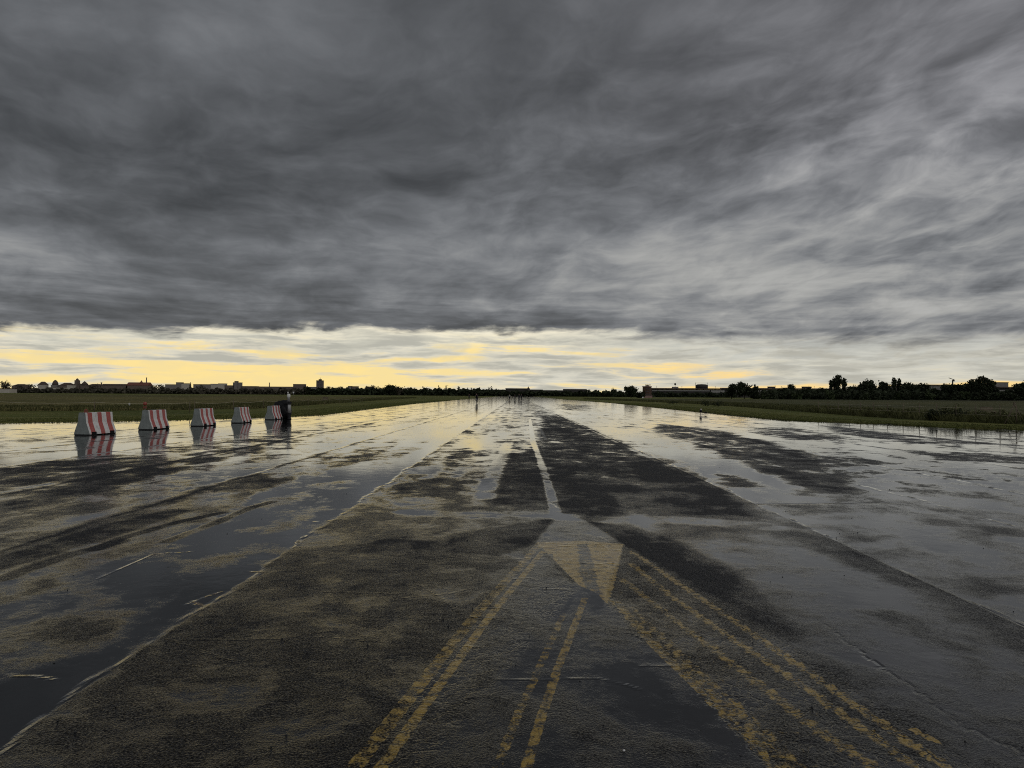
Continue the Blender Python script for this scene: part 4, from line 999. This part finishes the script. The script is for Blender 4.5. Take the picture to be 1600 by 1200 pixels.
lumpy('sheeting', [((.02, 0, .42), (.45, .42, .50)), ((.05, .02, .78), (.42, .38, .36)), ((-.14, 0, .80), (.34, .3, .30)), ((.22, -.05, .95), (.26, .3, .20)), ((.30, -.02, .50), (.24, .30, .55))], BLACK, root)
lumpy('loose_flap', [((.42, -.1, 1.0), (.17, .10, .07))], BLACK, root, 5)
g = G(452, 655.2); root = empty('marker_post', (g[0], g[1], 0)); tag(root, 'white post with dark bands and a bright white head beside the black bundle', 'marker post')
MB().lathe([(.13, 0), (.13, .05), (.095, .07), (.09, .40)], 0, 0, 18).obj('base', BLACK, root)
MB().lathe([(.098, .402), (.098, .92)], 0, 0, 18).obj('sleeve', P_GREY, root)
MB().lathe([(.12, .922), (.12, .97), (.085, .99), (.085, 1.10)], 0, 0, 18).obj('collar', BLACK, root)
MB().lathe([(.075, 1.102), (.075, 1.32), (.085, 1.34)], -.05, 0, 18).obj('upper_sleeve', P_GREY, root)
MB().lathe([(.085, 1.342), (.10, 1.38), (.10, 1.52), (.07, 1.57), (.01, 1.58)], -.05, 0, 18).obj('head', pmat('white_plastic', (.55, .55, .50), .4), root)

# ------------------------------------------------------------------ rope fences
WOOD = pmat('weathered_wood', (.10, .08, .055), .85, .2, .3, 8); ROPE = pmat('rope', (.34, .31, .22), .9, .1)
def rope_fence(pts, h, zr_, label, sag=.06, r=.035, group=None):
    root = empty('rope_fence', (pts[0][0], pts[0][1], 0)); tag(root, label, 'fence', group); ox, oy = pts[0]
    pr = MB(); pr.tube([(0, 0, 0), (0, 0, h)], [r, r * .85], 8); p0 = pr.obj('post', WOOD, root)
    for x, y in pts[1:]:
        c = p0.copy(); link(c, root); c.location = (x - ox, y - oy, 0); c.rotation_euler = (random.uniform(-.03, .03), random.uniform(-.03, .03), 0)
    for zz in zr_:
        rp = []
        for a, b in zip(pts[:-1], pts[1:]):
            for k in range(6):
                t_ = k / 6; rp.append((a[0]-ox+(b[0]-a[0])*t_, a[1]-oy+(b[1]-a[1])*t_, zz - sag * 4 * t_ * (1 - t_)))
        rp.append((pts[-1][0]-ox, pts[-1][1]-oy, zz))
        MB().tube(rp, .014 if zz > .6 else .010, 5).obj('rope', ROPE, root)
    return root
c0_ = (-25.5, 59.5)
rope_fence([(-25.5 + .02 * k, 59.5 + 8.2 * k) for k in range(9)], 1.0, (.82,), 'rope fence on dark posts running away behind the barriers', .12)
rope_fence([(-25.5 - 7.5 * k, 58.6 - .12 * k) for k in range(9)], .95, (.80,), 'rope fence crossing the left meadow to the picture edge', .10)
fence_pts = []
for px in (1563, 1525, 1494, 1464, 1436, 1411, 1387, 1365, 1345, 1327, 1310, 1294, 1278.5):
    r0 = ray(px, 640); k = 30.0 / r0.x; fence_pts.append((30.0, r0.y * k))
rope_fence([(30.2, fence_pts[0][1] - 1.15)] + fence_pts, 1.18, (.95, .55), 'wire and post fence on the right, mirrored in the puddle', .03, .03)
# A-frame stand at the near end of the right fence
g = (30.3, 44.6); root = empty('frame_stand', (g[0], g[1], 0)); tag(root, 'pointed A-shaped timber stand in the grass at the right', 'stand')
for sx in (-1, 1):
    lm = MB(); lm.tube([(sx * .62, 0, 0), (0, 0, 1.22)], .030, 8); lm.obj('leg', WOOD, root)
MB().tube([(0, .9, 0), (0, 0, 1.2)], .030, 8).obj('rear_leg', WOOD, root)
MB().box(-.05, .05, -.03, .03, 1.20, 1.36).obj('top_block', WOOD, root)
# benches
def bench(loc, rz, lb, s_=1.0):
    root = empty('bench', loc, rz); tag(root, lb, 'bench')
    for k in range(3): pass
    MB().box(-.8*s_, .8*s_, -.2, .2, .42, .47).obj('seat', WOOD, root)
    MB().box(-.8*s_, .8*s_, .22, .26, .55, .85).obj('backrest', WOOD, root)
    for sx in (-.65*s_, .65*s_):
        MB().box(sx - .05, sx + .05, -.18, .24, 0, .42).obj('leg', WOOD, root)
    return root
q = W(508, 622, 130); bench((q.x, 130, .15), 0, 'dark bench standing in the left meadow below the high-rise', .62)
q = W(1545, 650, 62); bench((q.x, 62, .0), .2, 'dark low bench among the weeds at the right', .75)
# weeds and shrubs at the meadow front
def shrub(px, py, dist, w_, h, lb, mat, n=500, grp='weeds in front of the right meadow'):
    q = W(px, py, dist); root = empty('shrub' if mat is LEAF else 'weed_plant', (q.x, dist, 0)); tag(root, lb, 'shrub' if mat is LEAF else 'plant', grp)
    lobes = [(random.uniform(-.5, .5) * w_, random.uniform(-.3, .3) * w_, h * random.uniform(.3, .7), w_ * .45, w_ * .4, h * .35) for _ in range(6)]
    crown('foliage', lobes, n, .045, mat, root)
    s_ = MB()
    for k in range(6): a = random.uniform(0, 6.28); s_.tube([(0, 0, 0), (math.cos(a) * w_ * .3, math.sin(a) * w_ * .3, h * .8)], [.012, .005], 5)
    s_.obj('stem', MB_, root)
for px, py, dd, w_, h, lb, mt in [
  (1106, 632, 115, 1.5, .95, 'dark double-humped shrub beside the small ground light', LEAF), (1122, 633, 112, 1.3, .85, 'dark rounded shrub right of the double-humped one', LEAF),
  (1052, 629, 140, 1.8, .7, 'low dark shrub in the grass below the hangar', LEAF), (1458, 652, 50, .7, .8, 'small black shrub near the middle of the wire fence', LEAF),
  (1489, 650, 50, 1.2, .95, 'wide dark shrub with a raised right shoulder', LEAF), (1500, 646, 52, .8, 1.2, 'tall green weed behind the wide dark shrub', MWD),
  (1475, 648, 54, .7, 1.0, 'pale weed between the black shrub and the wide one', MWD), (1532, 652, 48, .8, .8, 'pale leafy weed left of the low bench', MWD),
  (1563, 650, 50, .9, 1.0, 'olive weed right of the low bench', MWD), (1580, 652, 48, .7, .7, 'olive weed under the A-shaped stand', MWD),
  (1424, 643, 58, .9, 1.0, 'feathery olive weed left of the black shrub', MWD), (1390, 641, 62, .9, .8, 'feathery olive weed near the far fence posts', MWD),
  (1360, 641, 64, .9, .8, 'low olive weed beyond the far fence posts', MWD), (1260, 636, 84, 1.2, .8, 'pale weed tuft in the right meadow front', MWD),
  (1213, 633, 98, 1.2, .8, 'pale weed tuft left of the others in the right meadow', MWD)]:
    shrub(px, py, dd, w_, h, lb, mt)
# small ground light with a cable box at the runway edge
g = G(1094.8, 648); root = empty('runway_light', (g[0], g[1], 0)); tag(root, 'small runway edge light on a thin stem in the right puddle', 'runway light')
MB().tube([(0, 0, 0), (0, 0, .2)], .022, 8).obj('stem', BLACK, root)
MB().lathe([(.03, .2), (.10, .22), (.11, .36), (.08, .40)], 0, 0, 16).obj('housing', BLACK, root)
MB().lathe([(.08, .402), (.085, .46), (.05, .51), (.01, .52)], .02, 0, 16).obj('lens', pmat('frosted_glass', (.35, .32, .28), .3, .5), root)
MB().tube([(.1, 0, .24), (.25, 0, .20), (.38, 0, .19)], .018, 6).obj('arm', BLACK, root)
MB().box(.34, .50, -.06, .06, .10, .24).obj('junction_box', BLACK, root)
# low white marker boards far off in the grass
for px, py, dd, lb in ((450, 613.4, 300, 'tiny pale board in the field behind the marker post'), (458.5, 613.2, 320, 'second tiny pale board right of the one behind the post'), (202, 630.8, 70, 'small white tag hanging low by the left rope fence'), (1004.5, 621.3, 420, 'white box at the foot of the brick tower'), (799, 613.8, 900, 'pale board')):
    if px == 799: continue
    q = W(px, py, dd); s_ = dd / FPX; root = empty('sign_board', (q.x, dd, 0)); tag(root, lb, 'board')
    MB().box(-1.1 * s_, 1.1 * s_, 0, .06, max(q.z - 1.2 * s_, .3), q.z + 1.2 * s_).obj('panel', P_WHITE, root); MB().tube([(0, .05, 0), (0, .05, q.z)], .03, 6).obj('post', STEEL, root)
# pebbles and grit on the tarmac
pb = MB()
for _ in range(260):
    v_ = 3.0 + random.random() ** 1.8 * 22; u_ = random.uniform(-.55, .68) * (v_ + 1)
    s_ = random.uniform(.0015, .0045) * (1 + v_ * .05); pb.ell((u_, v_, s_ * .4), (s_ * random.uniform(.7, 1.4), s_, s_ * .6), 6, 4, .2)
g = G(975, 1174); o = pb.obj('pebbles', pmat('pebble', (.03, .03, .03), .6, .4, .6, 3)); tag(o, 'small dark stones and grit scattered over the wet tarmac', 'pebbles', kind='stuff')
st = MB(); st.ell((0, 0, .004), (.0055, .005, .005), 8, 6, .15); o = st.obj('pebble', P_WHITE, None, (g[0], g[1], 0)); tag(o, 'single white pebble between the yellow lines near the bottom', 'pebble')

# ------------------------------------------------------------------ people and bicycles
SKIN = pmat('skin', (.38, .22, .16), .6); DARKC = pmat('dark_cloth', (.018, .018, .022), .9, .1); PALEC = pmat('pale_cloth', (.22, .22, .19), .9, .1); HAIR = pmat('hair', (.02, .014, .01), .8)
def skin_mesh(name, verts, edges, radii, mat, parent, sub=1):
    me = bpy.data.meshes.new(name); me.from_pydata(verts, edges, []); me.materials.append(mat)
    o = bpy.data.objects.new(name, me); link(o, parent)
    sk = o.modifiers.new('skin', 'SKIN'); sk.use_smooth_shade = True
    for i, r in enumerate(radii): me.skin_vertices[0].data[i].radius = (r if isinstance(r, tuple) else (r, r))
    me.skin_vertices[0].data[0].use_root = True
    if sub: o.modifiers.new('subd', 'SUBSURF').levels = sub; o.modifiers['subd'].render_levels = sub
    return o
def person(loc, rz, pose, label, cloth, h=1.74, group=None):
    root = empty('person', loc, rz); tag(root, label, 'person', group); s_ = h / 1.74
    if pose == 'walk':
        J = dict(pel=(0,0,.94), sp=(0,.01,1.16), ch=(0,.01,1.36), nk=(0,.0,1.49), hd0=(0,-.02,1.57), hd=(0,-.03,1.68),
                 hl=(-.09,0,.90), kl=(-.10,-.16,.50), fl=(-.10,-.22,.08), tl=(-.10,-.36,.04), hr=(.09,0,.90), kr=(.10,.02,.49), fr=(.10,.26,.10), tr=(.10,.16,.03),
                 sl=(-.18,.01,1.40), el=(-.24,.10,1.14), wl=(-.24,.04,.92), gl=(-.24,-.01,.82), sr=(.18,.01,1.40), er=(.24,-.06,1.13), wr=(.23,-.20,.94), gr=(.22,-.26,.86))
    else:       # riding a bicycle, seen from straight behind
        J = dict(pel=(0,.28,1.02), sp=(0,.16,1.22), ch=(0,-.02,1.40), nk=(0,-.10,1.52), hd0=(0,-.14,1.58), hd=(0,-.17,1.68),
                 hl=(-.10,.26,.98), kl=(-.13,-.12,.80), fl=(-.12,-.02,.38), tl=(-.12,-.16,.36), hr=(.10,.26,.98), kr=(.13,-.02,.60), fr=(.12,.12,.20), tr=(.12,-.02,.17),
                 sl=(-.19,-.03,1.42), el=(-.33,-.20,1.22), wl=(-.27,-.42,1.08), gl=(-.26,-.50,1.05), sr=(.19,-.03,1.42), er=(.33,-.20,1.22), wr=(.27,-.42,1.08), gr=(.26,-.50,1.05))
    names = list(J); V = [tuple(c * s_ for c in J[k]) for k in names]; ix = {k: i for i, k in enumerate(names)}
    E = [('pel','sp'),('sp','ch'),('ch','nk'),('nk','hd0'),('hd0','hd'),('pel','hl'),('hl','kl'),('kl','fl'),('fl','tl'),('pel','hr'),('hr','kr'),('kr','fr'),('fr','tr'),
         ('ch','sl'),('sl','el'),('el','wl'),('wl','gl'),('ch','sr'),('sr','er'),('er','wr'),('wr','gr')]
    RR = dict(pel=.135, sp=.12, ch=.14, nk=.055, hd0=.075, hd=.095, hl=.09, kl=.058, fl=.04, tl=.035, hr=.09, kr=.058, fr=.04, tr=.035, sl=.06, el=.042, wl=.03, gl=.035, sr=.06, er=.042, wr=.03, gr=.035)
    skin_mesh('body', V, [(ix[a], ix[b]) for a, b in E], [RR[k] * s_ for k in names], SKIN, root)
    jn = ['pel','sp','ch','sl','el','wl','sr','er','wr','nk']; jx = {k: i for i, k in enumerate(jn)}
    JR_ = dict(pel=.175, sp=.165, ch=.18, sl=.088, el=.068, wl=.05, sr=.088, er=.068, wr=.05, nk=.07)
    skin_mesh('jacket', [tuple(c * s_ for c in J[k]) for k in jn], [(0,1),(1,2),(2,3),(3,4),(4,5),(2,6),(6,7),(7,8),(2,9)], [JR_[k] * s_ for k in jn], cloth, root)
    tn = ['pel','hl','kl','fl','hr','kr','fr']
    TR = dict(pel=.16, hl=.115, kl=.08, fl=.06, hr=.115, kr=.08, fr=.06)
    skin_mesh('trousers', [tuple(c * s_ for c in J[k]) for k in tn], [(0,1),(1,2),(2,3),(0,4),(4,5),(5,6)], [TR[k] * s_ for k in tn], DARKC, root)
    hd = J['hd']; MB().ell((hd[0]*s_, (hd[1] + .02)*s_, (hd[2] + .03)*s_), (.105*s_, .115*s_, .11*s_), 14, 10).obj('hair', HAIR, root)
    MB().ell((hd[0]*s_, (hd[1] - .115)*s_, (hd[2] - .03)*s_), (.015*s_, .022*s_, .03*s_), 8, 6).obj('nose', SKIN, root)
    for k, tt in (('tl', 'fl'), ('tr', 'fr')):
        a = J[k]; MB().ell((a[0]*s_, (a[1] + .04)*s_, a[2]*s_), (.055*s_, .15*s_, .045*s_), 10, 6).obj('shoe', BLACK, root)
    return root
def bicycle(loc, rz, label):
    root = empty('bicycle', loc, rz); tag(root, label, 'bicycle', 'bicycles on the runway')
    for y_ in (-.52, .52):
        w_ = MB(); w_.tube([(0, y_ + .33 * math.cos(a), .34 + .33 * math.sin(a)) for a in [2*math.pi*k/24 for k in range(25)]], .020, 6, False); wh = w_.obj('wheel', BLACK, root)
        rm = MB()
        for k in range(8): a = math.pi * k / 8; rm.tube([(0, y_ - .3*math.cos(a), .34 - .3*math.sin(a)), (0, y_ + .3*math.cos(a), .34 + .3*math.sin(a))], .003, 4)
        rm.obj('spokes', STEEL, wh)
    f = MB()
    for a, b in (((0,.52,.34),(0,.08,.30)), ((0,.08,.30),(0,.24,.88)), ((0,.24,.82),(0,.52,.34)), ((0,.08,.30),(0,-.34,.80)), ((0,.22,.80),(0,-.34,.84)), ((0,-.32,.95),(0,-.52,.34))): f.tube([a, b], .018, 6)
    f.obj('frame', STEEL, root)
    MB().tube([(-.28,-.46,1.04),(-.1,-.36,1.0),(0,-.32,.97),(.1,-.36,1.0),(.28,-.46,1.04)], .014, 6).obj('handlebar', BLACK, root)
    MB().ell((0, .26, .92), (.08, .13, .03), 10, 6).obj('saddle', BLACK, root)
    return root
def at(px, dist): r_ = ray(px, 640); return (r_.x * dist / r_.y, dist, 0)
bicycle(at(744.6, 138), 0, 'bicycle under the nearer dark rider left of the runway centre'); person(at(744.6, 138), 0, 'ride', 'cyclist in dark clothes riding away, nearest figure on the runway', DARKC, 1.82, 'people on the runway')
bicycle(at(732.8, 262), 0, 'bicycle under the farther dark rider by the grass edge'); person(at(732.8, 262), 0, 'ride', 'farther cyclist in dark clothes at the left grass edge', DARKC, 1.85, 'people on the runway')
person(at(796, 235), .1, 'walk', 'walker in a pale top left of the dark group', PALEC, 1.8, 'people on the runway')
person(at(804.5, 235), 0, 'walk', 'dark walker at the left of the group of three', DARKC, 1.75, 'people on the runway')
person(at(810.8, 222), 3.1, 'walk', 'dark walker in the middle of the group of three', DARKC, 1.85, 'people on the runway')
person(at(814.4, 222), 0, 'walk', 'dark walker at the right of the group of three', DARKC, 1.80, 'people on the runway')
